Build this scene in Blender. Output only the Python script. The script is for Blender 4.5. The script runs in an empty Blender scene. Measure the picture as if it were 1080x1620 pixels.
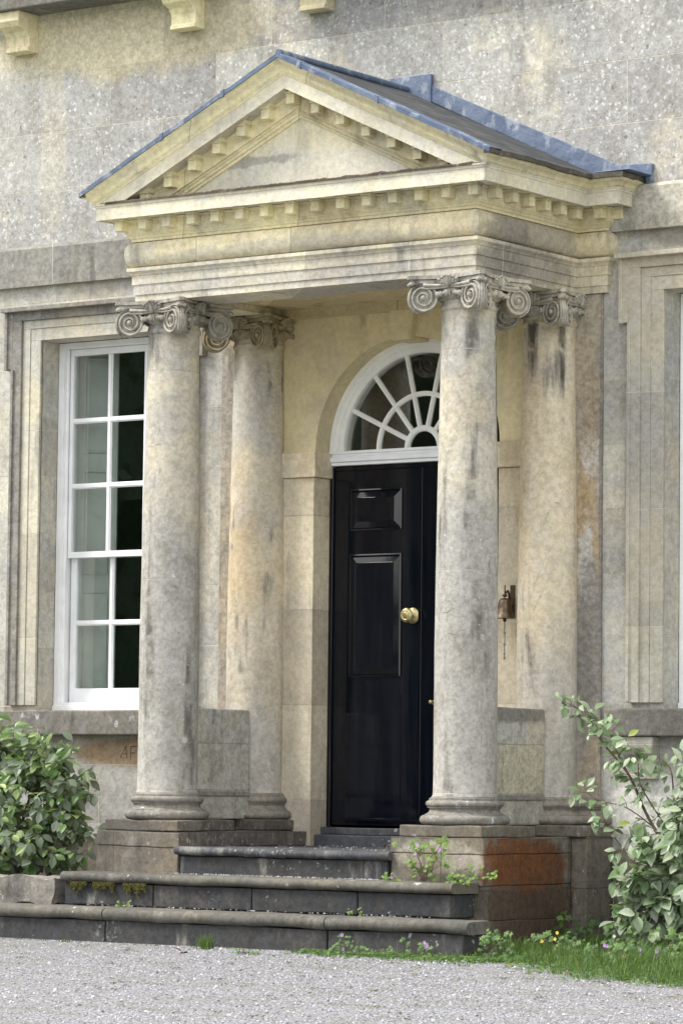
import bpy, bmesh, math, random
from mathutils import Vector, Matrix, noise
random.seed(7)
S = bpy.context.scene
C = S.collection
PI = math.pi
# ------------------------------------------------------------------ camera
YAW, PITCH, ROLL = 0.621, 0.0757, 0.0113
CAM = Vector((12.893, -18.724, 0.997))
fw = Vector((-math.sin(YAW)*math.cos(PITCH), math.cos(YAW)*math.cos(PITCH), math.sin(PITCH)))
rt = Vector((math.cos(YAW), math.sin(YAW), 0)); up = rt.cross(fw)
r2 = rt*math.cos(ROLL)+up*math.sin(ROLL); u2 = -rt*math.sin(ROLL)+up*math.cos(ROLL)
cd = bpy.data.cameras.new('camera'); cam = bpy.data.objects.new('camera', cd); C.objects.link(cam)
m = Matrix((r2, u2, -fw)).transposed().to_4x4(); m.translation = CAM; cam.matrix_world = m
cd.sensor_fit = 'VERTICAL'; cd.sensor_height = 24; cd.lens = 5612.6/1620*24; cd.clip_end = 1000
S.camera = cam
# ------------------------------------------------------------------ light
SUN_EL, SUN_AZ = math.radians(52), math.radians(-128)     # azimuth from +Y towards +X
w = bpy.data.worlds.new('World'); S.world = w; w.use_nodes = True
nt = w.node_tree; N = nt.nodes; L = nt.links; N.clear()
out = N.new('ShaderNodeOutputWorld'); bg = N.new('ShaderNodeBackground'); sky = N.new('ShaderNodeTexSky')
sky.sky_type = 'NISHITA'; sky.sun_disc = False; sky.sun_elevation = SUN_EL; sky.sun_rotation = SUN_AZ
sky.dust_density = 2.0; sky.air_density = 1.0; sky.ozone_density = 1.0
tc = N.new('ShaderNodeTexCoord'); nz = N.new('ShaderNodeTexNoise'); nz.inputs['Scale'].default_value = 2.2; nz.inputs['Detail'].default_value = 7
mp = N.new('ShaderNodeMapping'); mp.inputs['Scale'].default_value = (1, 1, 2.5)
cr = N.new('ShaderNodeMapRange'); cr.inputs[1].default_value = .40; cr.inputs[2].default_value = .58
cr.inputs[3].default_value = .25; cr.inputs[4].default_value = .95
mx = N.new('ShaderNodeMixRGB'); mx.inputs[2].default_value = (9.2, 9.0, 8.7, 1)
L.new(tc.outputs['Generated'], mp.inputs[0]); L.new(mp.outputs[0], nz.inputs['Vector']); L.new(nz.outputs[0], cr.inputs[0])
L.new(cr.outputs[0], mx.inputs[0]); L.new(sky.outputs[0], mx.inputs[1]); L.new(mx.outputs[0], bg.inputs[0])
bg.inputs[1].default_value = 0.115; L.new(bg.outputs[0], out.inputs[0])
sd = bpy.data.lights.new('sun', 'SUN'); sun = bpy.data.objects.new('sun', sd); C.objects.link(sun)
sd.energy = 1.7; sd.angle = math.radians(18); sd.color = (1, .965, .90)
sv = Vector((math.sin(SUN_AZ)*math.cos(SUN_EL), math.cos(SUN_AZ)*math.cos(SUN_EL), math.sin(SUN_EL)))
sun.rotation_euler = sv.to_track_quat('Z', 'Y').to_euler(); sun.location = (-10, -20, 20)
S.view_settings.view_transform = 'Standard'; S.view_settings.look = 'None'; S.view_settings.gamma = 1
S.view_settings.exposure = 1.27
S.render.engine = 'CYCLES'; S.cycles.max_bounces = 8; S.cycles.use_denoising = True

# ------------------------------------------------------------------ materials
class NT:
    def __init__(s, name):
        s.m = bpy.data.materials.new(name); s.m.use_nodes = True
        s.t = s.m.node_tree; s.p = s.t.nodes['Principled BSDF']
        s.pos = s.t.nodes.new('ShaderNodeNewGeometry').outputs['Position']
    def lk(s, a, b):
        if hasattr(a, 'node'): s.t.links.new(a, b)
        else: b.default_value = a
    def n(s, ty, **kw):
        x = s.t.nodes.new(ty)
        for k, v in kw.items(): setattr(x, k, v)
        return x
    def noise(s, scale, detail=5, vec=None, stretch=None, rough=.55, off=None):
        v = vec or s.pos
        if stretch or off:
            mp = s.n('ShaderNodeMapping'); s.lk(v, mp.inputs[0])
            if stretch: mp.inputs['Scale'].default_value = stretch
            if off: mp.inputs['Location'].default_value = off
            v = mp.outputs[0]
        x = s.n('ShaderNodeTexNoise'); s.lk(v, x.inputs['Vector']); x.inputs['Scale'].default_value = scale
        x.inputs['Detail'].default_value = detail; x.inputs['Roughness'].default_value = rough
        return x.outputs[0]
    def rng(s, v, a, b, c=0., d=1., smooth=True):
        x = s.n('ShaderNodeMapRange', interpolation_type='SMOOTHSTEP' if smooth else 'LINEAR')
        s.lk(v, x.inputs[0])
        for i, q in zip((1, 2, 3, 4), (a, b, c, d)): x.inputs[i].default_value = q
        return x.outputs[0]
    def math(s, op, a, b=0.):
        x = s.n('ShaderNodeMath', operation=op); s.lk(a, x.inputs[0]); s.lk(b, x.inputs[1]); return x.outputs[0]
    def mix(s, f, a, b, bt='MIX'):
        x = s.n('ShaderNodeMixRGB', blend_type=bt); s.lk(f, x.inputs[0])
        for q, i in ((a, 1), (b, 2)):
            if isinstance(q, tuple): x.inputs[i].default_value = (*q, 1)
            else: s.lk(q, x.inputs[i])
        return x.outputs[0]
    def xyz(s, v=None):
        x = s.n('ShaderNodeSeparateXYZ'); s.lk(v or s.pos, x.inputs[0]); return x.outputs
    def patch(s, c, r, nz=None, amt=.5):
        a = s.n('ShaderNodeVectorMath', operation='SUBTRACT'); s.lk(s.pos, a.inputs[0]); a.inputs[1].default_value = c
        b = s.n('ShaderNodeVectorMath', operation='DIVIDE'); s.lk(a.outputs[0], b.inputs[0]); b.inputs[1].default_value = r
        l = s.n('ShaderNodeVectorMath', operation='LENGTH'); s.lk(b.outputs[0], l.inputs[0])
        v = l.outputs['Value']
        if amt < 0:      # block shaped
            ab = s.n('ShaderNodeVectorMath', operation='ABSOLUTE'); s.lk(b.outputs[0], ab.inputs[0]); q = s.xyz(ab.outputs[0])
            v = s.math('MAXIMUM', q[0], s.math('MAXIMUM', q[1], q[2])); v = s.math('ADD', v, s.math('MULTIPLY', s.math('SUBTRACT', nz, .5), -amt))
            return s.rng(v, 1.02, .96)
        if nz is not None: v = s.math('ADD', v, s.math('MULTIPLY', s.math('SUBTRACT', nz, .5), amt*4))
        return s.rng(v, 1.15, .75)
    def bump(s, h, st=.4, d=.01, prev=None):
        b = s.n('ShaderNodeBump'); s.lk(h, b.inputs['Height']); b.inputs['Strength'].default_value = st; b.inputs['Distance'].default_value = d
        if prev: s.lk(prev, b.inputs['Normal'])
        return b.outputs[0]

MOT = .62
def stone(name, cream=(.56, .48, .30), grey=(.33, .32, .29), g=.5, lichen=.3, joint=None, streak=.4, dark=.3, low=None,
          patches=(), hi=None, seed=0, crack=0, lich_z=None, mott=1.,  rough=.9, bumpd=.006, warm=.25):
    """weathered limestone: cream body, grey crust, pale lichen, dark runs, joints"""
    s = NT(name); p = s.pos; o = (seed*7.3, seed*3.1, seed*5.7)
    x, y, z = s.xyz()
    big = s.noise(.9, 6, off=o); med = s.noise(4.5, 7, off=o, rough=.62); fine = s.noise(45, 5, off=o); grit = s.noise(230, 2)
    st = s.noise(7, 6, stretch=(1, 1, .12), off=o)
    # body
    col = s.mix(s.rng(med, .35, .65), cream, tuple(c*k for c, k in zip(cream, (1.12, 1.1, 1.12))))
    col = s.mix(s.math('MULTIPLY', s.rng(s.noise(2.1, 5, off=(o[0]+4, 9, 2), stretch=(1, 1, .5)), .50, .68), warm), col, (.50, .36, .19))
    gm = s.math('ADD', s.math('MULTIPLY', big, .6), s.math('MULTIPLY', med, .4))
    gm = s.rng(gm, .64-.3*g-.07, .72-.3*g+.06, .08, .88)
    if low:      # grey algae below a height
        zz = s.math('ADD', z, s.math('MULTIPLY', s.math('SUBTRACT', s.noise(1.6, 5, off=o), .5), 1.6))
        gm = s.math('MAXIMUM', gm, s.rng(zz, low[1], low[0], 0., low[2]))
    if hi:
        gm = s.math('MULTIPLY', gm, s.rng(z, hi[0], hi[1], 1., hi[2]))
    gcol = s.mix(s.rng(s.math('ADD', s.math('MULTIPLY', fine, .4), s.math('MULTIPLY', med, .6)), .36, .62), tuple(c*.84 for c in grey), tuple(min(c*1.16, .9) for c in grey))
    col = s.mix(gm, col, gcol)
    # dark runs
    dm = s.math('MULTIPLY', s.rng(st, .54, .70), dark)
    dm = s.math('MULTIPLY', dm, s.rng(med, .40, .56))
    col = s.mix(dm, col, (.085, .078, .066))
    sm = s.math('MULTIPLY', s.rng(s.noise(2.6, 9, off=(o[2], 6, o[0]), stretch=(1, 1, .55), rough=.74), .53, .64), min(1., .10+.34*dark)*mott)
    col = s.mix(sm, col, s.mix(s.rng(fine, .35, .6), (.17, .155, .13), (.27, .25, .215)))
    # pale run-off
    pm = s.math('MULTIPLY', s.rng(s.noise(5, 7, stretch=(1, 1, .25), off=(3+o[0], 1, 5), rough=.68), .55, .70), streak*.8)
    col = s.mix(pm, col, (.60, .585, .53))
    h = s.math('MULTIPLY', fine, .35)
    if lichen > 0:
        wp = s.n('ShaderNodeVectorMath', operation='ADD'); s.lk(p, wp.inputs[0])
        wn = s.n('ShaderNodeTexNoise'); s.lk(p, wn.inputs['Vector']); wn.inputs['Scale'].default_value = 30
        ws = s.n('ShaderNodeVectorMath', operation='SCALE'); s.lk(wn.outputs['Color'], ws.inputs[0]); ws.inputs['Scale'].default_value = .045
        s.lk(ws.outputs[0], wp.inputs[1])
        lz = s.rng(z, lich_z[0], lich_z[1], lich_z[2], 1.) if lich_z else 1.
        area = s.math('MULTIPLY', s.rng(s.math('ADD', s.math('MULTIPLY', s.noise(1.15, 6, off=(o[0]+2, 1, 1), rough=.6), .65), s.math('MULTIPLY', s.noise(6.5, 8, off=(o[0], 4, 1), rough=.75), .35)), .64-.215*lichen, .70-.215*lichen), lz)
        # mottled crust: fine pale and dark flecks
        fl = s.noise(30, 8, vec=wp.outputs[0], rough=.78); f2 = s.noise(62, 6, vec=wp.outputs[0], rough=.7)
        pale = s.math('MULTIPLY', s.rng(fl, .53, .60), area); darkm = s.math('MULTIPLY', s.rng(f2, .46, .38), area)
        col = s.mix(s.math('MULTIPLY', area, min(.75, .25+.45*lichen)), col, gcol)
        col = s.mix(s.math('MULTIPLY', pale, .34), col, (.66, .67, .67)); col = s.mix(s.math('MULTIPLY', darkm, .30), col, (.20, .19, .17))
        h = s.math('ADD', h, s.math('MULTIPLY', s.math('MULTIPLY', fl, area), .25))
        for sc, cc, k, q, pr in ((14, (.72, .74, .77), .85, 0, .30), (24, (.74, .76, .79), .9, 3, .22), (40, (.78, .78, .78), .8, 5, .35), (21, (.14, .13, .12), .7, 11, .60)):
            v = s.n('ShaderNodeTexVoronoi'); s.lk(wp.outputs[0], v.inputs['Vector']); v.inputs['Scale'].default_value = sc
            sep = s.n('ShaderNodeSeparateColor'); s.lk(v.outputs['Color'], sep.inputs[0])
            th = s.rng(sep.outputs[1], 0, 1, .10, .42, False)
            msk = s.rng(s.math('SUBTRACT', v.outputs['Distance'], th), .03, -.12)
            msk = s.math('MULTIPLY', msk, s.rng(sep.outputs[0], pr+.02, pr+.12))
            msk = s.math('MULTIPLY', msk, s.rng(s.noise(1.6+.25*q, 7, off=(q+o[0], q, q), rough=.68), .64-.18*lichen, .70-.18*lichen))
            msk = s.math('MULTIPLY', msk, s.math('MULTIPLY', s.rng(fine, .30, .52, .35, 1.), lz))
            col = s.mix(s.math('MULTIPLY', msk, min(1., .45+lichen*.45)*k), col, cc)
            h = s.math('ADD', h, s.math('MULTIPLY', msk, .12))
    for (c, r, cc, nzs, amt, k) in patches:
        msk = s.math('MULTIPLY', s.patch(c, r, s.noise(nzs, 8, rough=.72, stretch=(1, 1, .8)), amt), k)
        if k == .93: msk = s.math('MULTIPLY', msk, s.rng(s.noise(9, 9, rough=.8), .40, .52, .45, 1.))
        col = s.mix(msk, col, s.mix(s.rng(fine, .3, .7), tuple(a*.86 for a in cc), tuple(min(a*1.1, .95) for a in cc)))
    if crack:
        mp = s.n('ShaderNodeMapping'); s.lk(p, mp.inputs[0]); mp.inputs['Rotation'].default_value = (0, math.radians(35+seed*9), .3); mp.inputs['Scale'].default_value = (.35, 1, 2.6)
        cn = s.noise(1.5, 4, vec=mp.outputs[0], off=(o[0]+11, 2, o[2]), rough=.45)
        cm = s.rng(s.math('ABSOLUTE', s.math('SUBTRACT', cn, .5)), .0020, .0006)
        cm = s.math('MULTIPLY', cm, s.rng(s.noise(1.6, 2, off=(5, o[1], 1)), .52, .58))
        col = s.mix(s.math('MULTIPLY', cm, crack), col, (.10, .09, .08)); h = s.math('SUBTRACT', h, cm)
    if joint:
        bw, bh, ox, oz, tone = joint
        cv = s.n('ShaderNodeCombineXYZ'); s.lk(s.math('ADD', s.math('ADD', x, s.math('MULTIPLY', y, 1.0)), ox), cv.inputs[0]); s.lk(s.math('ADD', z, oz), cv.inputs[1])
        b = s.n('ShaderNodeTexBrick'); s.lk(cv.outputs[0], b.inputs['Vector'])
        b.inputs['Scale'].default_value = 1; b.inputs['Brick Width'].default_value = bw; b.inputs['Row Height'].default_value = bh
        b.inputs['Mortar Size'].default_value = .0035; b.inputs['Mortar Smooth'].default_value = .3
        b.inputs['Color1'].default_value = (.78, .76, .74, 1); b.inputs['Color2'].default_value = (1.12, 1.11, 1.06, 1); b.inputs['Mortar'].default_value = (1, 1, 1, 1)
        col = s.mix(0. if bw > 5 else .8, col, b.outputs['Color'], 'MULTIPLY')
        jm = s.math('MULTIPLY', b.outputs['Fac'], s.rng(med, .30, .50, .4, .95))
        col = s.mix(jm, col, tone); h = s.math('SUBTRACT', h, s.math('MULTIPLY', b.outputs['Fac'], .5))
    mot = s.noise(24, 9, off=o, rough=.80)
    col = s.mix(MOT*mott, col, s.mix(s.rng(mot, .39, .60), (.60, .58, .545), (1.20, 1.20, 1.19)), 'MULTIPLY')
    br = s.math('MULTIPLY', s.rng(s.noise(3.3, 8, off=(o[1], 3, o[0]), stretch=(1, 1, .35), rough=.7), .53, .66), .42*mott)
    col = s.mix(br, col, s.mix(1., col, (.62, .56, .47), 'MULTIPLY'))
    pt = s.rng(s.noise(75, 3, off=o), .34, .27)
    col = s.mix(s.math('MULTIPLY', pt, .5*mott), col, (.13, .12, .10)); h = s.math('SUBTRACT', h, s.math('MULTIPLY', pt, .5))
    col = s.mix(s.math('MULTIPLY', s.rng(grit, .35, .65), .22), col, s.mix(1., col, (.72, .70, .68), 'MULTIPLY'))
    s.lk(col, s.p.inputs['Base Color']); s.p.inputs['Roughness'].default_value = rough
    s.p.inputs['Specular IOR Level'].default_value = .25
    nb = s.bump(s.math('ADD', h, s.math('MULTIPLY', grit, .25)), .75, bumpd)
    nb = s.bump(med, .35, .02, nb)
    s.lk(nb, s.p.inputs['Normal'])
    return s.m

def plain(name, col, rough=.5, metal=0., var=.12, scale=8, bump=.0, spec=.5, coat=0.):
    s = NT(name); n = s.noise(scale, 6)
    c = s.mix(s.rng(n, .3, .7), tuple(a*(1-var) for a in col), tuple(min(1, a*(1+var)) for a in col))
    s.lk(c, s.p.inputs['Base Color']); s.p.inputs['Roughness'].default_value = rough; s.p.inputs['Metallic'].default_value = metal
    s.lk(s.rng(s.noise(scale*3, 5), .3, .7, rough*.8, min(1, rough*1.25)), s.p.inputs['Roughness'])
    s.p.inputs['Specular IOR Level'].default_value = spec; s.p.inputs['Coat Weight'].default_value = coat
    if bump: s.lk(s.bump(s.noise(scale*9, 4), .5, bump), s.p.inputs['Normal'])
    return s.m

CREAM = (.66, .60, .42); PALE = (.70, .65, .50); GREY = (.42, .42, .41)
M = {}
M['wall'] = stone('ashlar wall stone', (.66, .635, .53), (.39, .395, .40), .66, 1.0, lich_z=(4.3, 4.75, .12), joint=(.92, .40, .2, .11, (.56, .52, .42)), dark=.5, streak=.5, low=(.7, 1.6, .8), mott=0.8, seed=1,
    patches=(((-2.3, 0, 6.1), (1.3, 1, .30), (.66, .59, .40), 3, .3, .75), ((-3.0, 0, 5.3), (.12, 1, .7), (.60, .56, .45), 4, .4, .35), ((.9, 0, 6.1), (.5, 1, .16), (.56, .53, .45), 3, .5, .3),
             ((1.80, 0, .84), (.26, .5, .25), (.78, .78, .76), 9, .3, .9), ((-2.2, 0, 1.17), (.55, .5, .10), (.40, .27, .14), 4, .12, .8),
             ((1.75, 0, 4.62), (.16, .5, .18), (.60, .56, .44), 5, .2, .8), ((2.1, 0, 4.5), (.55, .5, .22), (.24, .225, .20), 3, .3, .7)))
M['wall_in'] = stone('sheltered cream wall stone', (.76, .66, .40), (.42, .38, .29), .22, .0, joint=None, dark=.35, streak=.12, low=(.9, 1.9, .5), mott=0.35, seed=2, crack=0, warm=.35)
M['jamb'] = stone('doorway jamb stone', (.74, .67, .51), (.45, .42, .37), .35, .08, joint=(3.0, .62, 1.2, .37, (.50, .46, .38)), dark=.4, streak=.5, low=(1, 2, .5), mott=0.6, seed=3, warm=.5)
M['surround'] = stone('window surround stone', (.60, .57, .46), (.42, .415, .39), .5, .2, joint=(5, .72, 2.2, .2, (.58, .56, .50)), dark=.45, streak=.4, mott=0.6, seed=4, low=(1.4, 2.4, .7))
M['band2'] = stone('pale string course stone', (.56, .53, .44), (.36, .36, .345), .75, .3, joint=(1.3, .9, .4, .1, (.5, .48, .42)), dark=.6, streak=.3, seed=6, patches=(((2.2, 0, 4.55), (.5, .5, .3), (.52, .50, .43), 3, .4, .7),))
M['surround_dark'] = stone('dark weathered surround edge', (.40, .375, .31), (.22, .215, .205), .75, .3, dark=1., streak=.35, seed=4)
M['sill'] = stone('sill stone', (.27, .25, .20), (.17, .165, .155), .8, .5, dark=.6, streak=.1, seed=5)
M['band'] = stone('string course stone', (.34, .33, .29), (.22, .22, .215), .85, .15, joint=(1.3, .9, .4, .1, (.5, .48, .42)), dark=.6, streak=.3, seed=6)
M['column'] = stone('column stone', (.70, .635, .475), (.385, .38, .36), .48, .35, dark=.8, streak=.35, low=(2.4, 3.4, .9), mott=0.8, seed=7, crack=0, joint=(9, 1.33, 4, .40, (.48, .46, .41)))
M['rearcol'] = stone('sheltered column stone', (.70, .62, .45), (.42, .41, .39), .45, .2, dark=1., streak=.55, low=(1.3, 2.3, .8), mott=0.7, seed=8, crack=0, warm=.6)
M['pilaster'] = stone('stained pilaster stone', (.44, .385, .30), (.28, .27, .25), .5, .5, dark=1., streak=.65, seed=9, warm=.8, patches=(((1.40, 0, 3.05), (.07, .2, .16), (.66, .64, .60), 12, .6, .8), ((1.38, 0, 2.35), (.06, .2, .28), (.66, .65, .62), 14, .7, .8), ((1.40, 0, 1.9), (.12, .2, .5), (.24, .23, .215), 5, .4, .7), ((1.38, 0, 3.4), (.10, .2, .35), (.46, .37, .25), 5, .5, .5), ((1.475, 0, 2.6), (.012, .2, 1.7), (.22, .215, .21), 6, .3, .7)))
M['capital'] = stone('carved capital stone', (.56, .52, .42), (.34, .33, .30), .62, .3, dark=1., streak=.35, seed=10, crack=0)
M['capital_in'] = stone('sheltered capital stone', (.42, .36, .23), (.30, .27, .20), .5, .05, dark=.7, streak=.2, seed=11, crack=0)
M['base'] = stone('column base stone', (.34, .315, .265), (.20, .195, .18), .7, .5, dark=.6, streak=.25, seed=12)
M['pier'] = stone('pier stone', (.215, .195, .16), (.13, .125, .115), .65, .45, dark=.6, streak=.22, seed=13, joint=(.62, .30, .43, .235, (.10, .09, .08)),
    patches=(((1.462, -.78, .25), (.035, .52, .46), (.10, .066, .046), 6, .5, .85), ((1.462, -.98, .54), (.04, .34, .17), (.20, .078, .030), 8, .55, .93), ((1.462, -.75, .50), (.04, .36, .17), (.16, .070, .032), 8, .6, .93),
             ((1.15, -1.28, .56), (.30, .06, .10), (.46, .43, .36), 8, .5, .6)))
M['arch'] = stone('architrave stone', (.80, .74, .56), (.46, .455, .44), .55, .3, dark=.5, streak=.35, mott=0.7, seed=14, joint=(.78, 3.0, .36, 1.2, (.60, .57, .47)), patches=(((1.32, -.62, 4.14), (.06, .60, .14), (.36, .335, .29), 5, .35, .8), ((1.32, -.9, 4.109999999999999), (.06, .3, .1), (.27, .25, .23), 7, .45, .6), ((-.2, -1.2, 4.1), (1.3, .06, .06), (.40, .395, .38), 4, .5, .5)))
M['frieze'] = stone('frieze stone', (.82, .74, .50), (.48, .47, .43), .40, .25, dark=.5, streak=.4, mott=0.7, seed=15, joint=(.74, 3.0, .52, 1.2, (.45, .42, .35)), patches=(((1.32, -.62, 4.34), (.06, .60, .14), (.36, .335, .29), 5, .35, .8), ((1.32, -.9, 4.31), (.06, .3, .1), (.27, .25, .23), 7, .45, .6), ((-.2, -1.2, 4.3), (1.3, .06, .06), (.40, .395, .38), 4, .5, .5)))
M['cornice'] = stone('cornice stone', (.88, .81, .53), (.55, .53, .44), .34, .12, dark=.45, streak=.25, mott=0.55, seed=16, joint=(.9, 5.0, .3, 1.9, (.50, .45, .32)), crack=0)
M['corona'] = stone('corona stone', (.76, .72, .54), (.52, .51, .47), .45, .2, dark=.35, streak=.5, mott=0.5, seed=17, crack=0)
M['tymp'] = stone('tympanum stone', (.80, .74, .52), (.58, .58, .55), .25, .15, dark=.25, streak=.6, mott=0.5, seed=18, crack=0,
    patches=(((.05, -1.17, 4.70), (1.0, .5, .20), (.60, .61, .60), 5, .4, .45), ((-.45, -1.17, 4.86), (.38, .5, .035), (.30, .29, .27), 9, .5, .6)))
M['crust'] = stone('lichen crusted ledge', (.13, .10, .07), (.07, .055, .04), .6, .5, dark=.6, streak=.1, seed=19, bumpd=.012)
M['soffit'] = stone('soffit stone', (.74, .63, .38), (.40, .36, .26), .2, .0, dark=.35, streak=.1, mott=0.5, seed=20, joint=(1.1, 3.0, .1, 1.2, (.3, .25, .15)), crack=0)
M['step'] = stone('dark step riser stone', (.066, .066, .066), (.042, .045, .050), .6, .35, dark=.4, streak=.45, seed=21, rough=.75, warm=.0)
M['nosing'] = stone('worn step nosing stone', (.165, .155, .125), (.09, .09, .086), .6, .25, dark=.6, streak=.22, seed=22, rough=.8, warm=.05)
M['step_top'] = stone('top step stone', (.085, .088, .095), (.055, .06, .07), .55, .3, dark=.4, streak=.3, seed=23, rough=.75, warm=.0)
M['rock'] = stone('rough bed edging stone', (.30, .28, .25), (.20, .19, .175), .7, .6, dark=.6, streak=.4, seed=24, bumpd=.02)
M['dado'] = stone('low screen wall stone', (.58, .54, .42), (.42, .42, .40), .5, .25, dark=.5, streak=.35, seed=25, low=(1.1, 1.5, .7), joint=(9, .30, 4, .27, (.34, .33, .29)),
    patches=(((1.236, -.52, 1.08), (.04, .27, .15), (.50, .47, .35), 6, -.08, .85), ((1.3, -.6, 1.44), (.6, .5, .09), (.17, .16, .14), 4, .2, .8)))
M['white'] = plain('white gloss paint', (.87, .88, .89), .35, var=.05, bump=.0008)
M['fanwhite'] = plain('cream white gloss paint', (.88, .88, .85), .35, var=.05, bump=.0008)
def blackpaint():
    s = NT('black gloss paint'); gr = s.noise(30, 5, stretch=(1, 1, .06))
    c = s.mix(s.rng(gr, .4, .65), (.0025, .0035, .008), (.005, .007, .012)); s.lk(c, s.p.inputs['Base Color'])
    s.lk(s.rng(s.noise(3, 5), .3, .7, .05, .13), s.p.inputs['Roughness']); s.p.inputs['Specular IOR Level'].default_value = .5
    s.lk(s.bump(s.math('ADD', gr, s.math('MULTIPLY', s.noise(5, 2), 1.5)), .12, .0015), s.p.inputs['Normal']); return s.m
M['black'] = blackpaint()
M['brass'] = plain('worn brass', (.50, .42, .22), .38, 1., var=.25, scale=60)
M['bronze'] = plain('dark bronze', (.16, .12, .085), .42, 1., var=.3, scale=40)
M['iron'] = plain('rusted iron', (.10, .065, .04), .7, .6, var=.4, scale=60)
M['lead'] = None
def leadm():
    s = NT('sky tinted grey sheet lead'); n1 = s.noise(3, 6); n2 = s.noise(14, 6, stretch=(1, 1, .5))
    c = s.mix(s.rng(n1, .35, .65), (.085, .12, .195), (.145, .185, .265)); c = s.mix(s.math('MULTIPLY', s.rng(n2, .52, .66), .75), c, (.33, .36, .41)); c = s.mix(s.math('MULTIPLY', s.rng(s.noise(22, 8, rough=.75), .55, .64), .6), c, (.09, .11, .15))  # blue of the reflected sky is put into the lead's base colour
    s.lk(c, s.p.inputs['Base Color']); s.p.inputs['Roughness'].default_value = .62; s.p.inputs['Metallic'].default_value = .1
    s.lk(s.bump(s.math('ADD', n1, s.math('MULTIPLY', s.noise(13, 4), .4)), .8, .03), s.p.inputs['Normal']); return s.m
M['lead'] = leadm()
def slatem():
    s = NT('dark roof slate'); x, y, z = s.xyz()
    cv = s.n('ShaderNodeCombineXYZ'); s.lk(y, cv.inputs[0]); s.lk(s.math('MULTIPLY', z, 2.3), cv.inputs[1])
    b = s.n('ShaderNodeTexBrick'); s.lk(cv.outputs[0], b.inputs['Vector']); b.inputs['Scale'].default_value = 1
    b.inputs['Brick Width'].default_value = .28; b.inputs['Row Height'].default_value = .17; b.inputs['Mortar Size'].default_value = .006
    b.inputs['Color1'].default_value = (.045, .048, .055, 1); b.inputs['Color2'].default_value = (.072, .074, .080, 1); b.inputs['Mortar'].default_value = (.02, .02, .02, 1)
    c = s.mix(s.rng(s.noise(9, 6), .5, .72), b.outputs['Color'], (.10, .10, .09)); s.lk(c, s.p.inputs['Base Color']); s.p.inputs['Roughness'].default_value = .85
    s.p.inputs['Specular IOR Level'].default_value = .3
    s.lk(s.bump(b.outputs['Fac'], .8, -.01), s.p.inputs['Normal']); return s.m
M['slate'] = slatem()
M['slate_edge'] = stone('mossy slate edge', (.10, .095, .075), (.07, .07, .06), .5, .3, dark=.6, streak=.1, seed=26, bumpd=.02, crack=0)
def glassm():
    s = NT('window glass'); t = s.t; t.nodes.remove(s.p)
    o = t.nodes['Material Output']; a = s.n('ShaderNodeBsdfTransparent'); a.inputs[0].default_value = (.93, .95, .94, 1)
    g = s.n('ShaderNodeBsdfGlossy'); g.inputs['Roughness'].default_value = .0; g.inputs[0].default_value = (.95, .97, 1, 1)
    f = s.n('ShaderNodeLayerWeight'); k = s.math('ADD', .13, s.math('MULTIPLY', s.math('POWER', f.outputs['Facing'], 5.), .9))
    x = s.n('ShaderNodeMixShader'); s.lk(k, x.inputs[0]); s.lk(a.outputs[0], x.inputs[1]); s.lk(g.outputs[0], x.inputs[2])
    bn = s.bump(s.noise(1.8, 1), .2, .006); s.lk(bn, g.inputs['Normal']); s.lk(x.outputs[0], o.inputs[0]); return s.m
M['glass'] = glassm()
M['shutter'] = plain('grey painted shutter', (.58, .615, .57), .55, var=.06)
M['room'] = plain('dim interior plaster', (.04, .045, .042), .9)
def leafm(name, dark, light, yellow, trans=.25, rough=.42, under=None):
    s = NT(name); oi = s.n('ShaderNodeNewGeometry'); r = oi.outputs['Random Per Island']
    c = s.mix(s.math('POWER', s.math('FRACT', s.math('MULTIPLY', r, 7.31)), 1.8), dark, light)
    c = s.mix(s.rng(r, .988, .990), c, yellow)
    if under: c = s.mix(oi.outputs['Backfacing'], c, under)
    s.lk(c, s.p.inputs['Base Color']); s.p.inputs['Roughness'].default_value = rough; s.p.inputs['Specular IOR Level'].default_value = .5
    tr = s.n('ShaderNodeBsdfTranslucent'); s.lk(s.mix(.5, c, (.25, .34, .08)), tr.inputs[0])
    x = s.n('ShaderNodeMixShader'); x.inputs[0].default_value = trans; s.lk(s.p.outputs[0], x.inputs[1]); s.lk(tr.outputs[0], x.inputs[2])
    s.lk(x.outputs[0], s.t.nodes['Material Output'].inputs[0]); return s.m
M['leafL'] = leafm('dark shrub leaf', (.05, .125, .02), (.36, .46, .17), (.42, .36, .03), under=(.20, .25, .17))
M['leafR'] = leafm('silver green shrub leaf', (.14, .23, .10), (.52, .60, .42), (.28, .34, .07), under=(.33, .38, .30), trans=.3)
M['herb'] = leafm('bright weed leaf', (.10, .20, .03), (.22, .34, .06), (.25, .07, .04), trans=.35, rough=.55)
M['herb2'] = leafm('dark weed leaf', (.045, .105, .02), (.13, .24, .05), (.20, .10, .03), trans=.3, rough=.55)
M['grass'] = leafm('grass blade', (.04, .10, .015), (.12, .225, .04), (.30, .27, .10), trans=.35, rough=.5)
M['moss'] = leafm('olive moss', (.055, .055, .008), (.13, .12, .02), (.10, .05, .01), trans=.1, rough=.9)
M['mossy'] = leafm('gravel moss and litter', (.06, .045, .03), (.17, .19, .06), (.10, .05, .02), trans=.1, rough=.9)
M['farleaf'] = leafm('woodland leaf', (.02, .04, .015), (.05, .08, .03), (.06, .08, .03), trans=.1, rough=.7)
M['bark'] = plain('shrub bark', (.12, .09, .065), .85, var=.3, scale=30)
M['petal'] = plain('lilac petal', (.42, .24, .55), .6, var=.2, scale=40)
M['yellow'] = plain('yellow petal', (.70, .52, .10), .6)
M['whitep'] = plain('white petal', (.75, .75, .72), .6)
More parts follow.
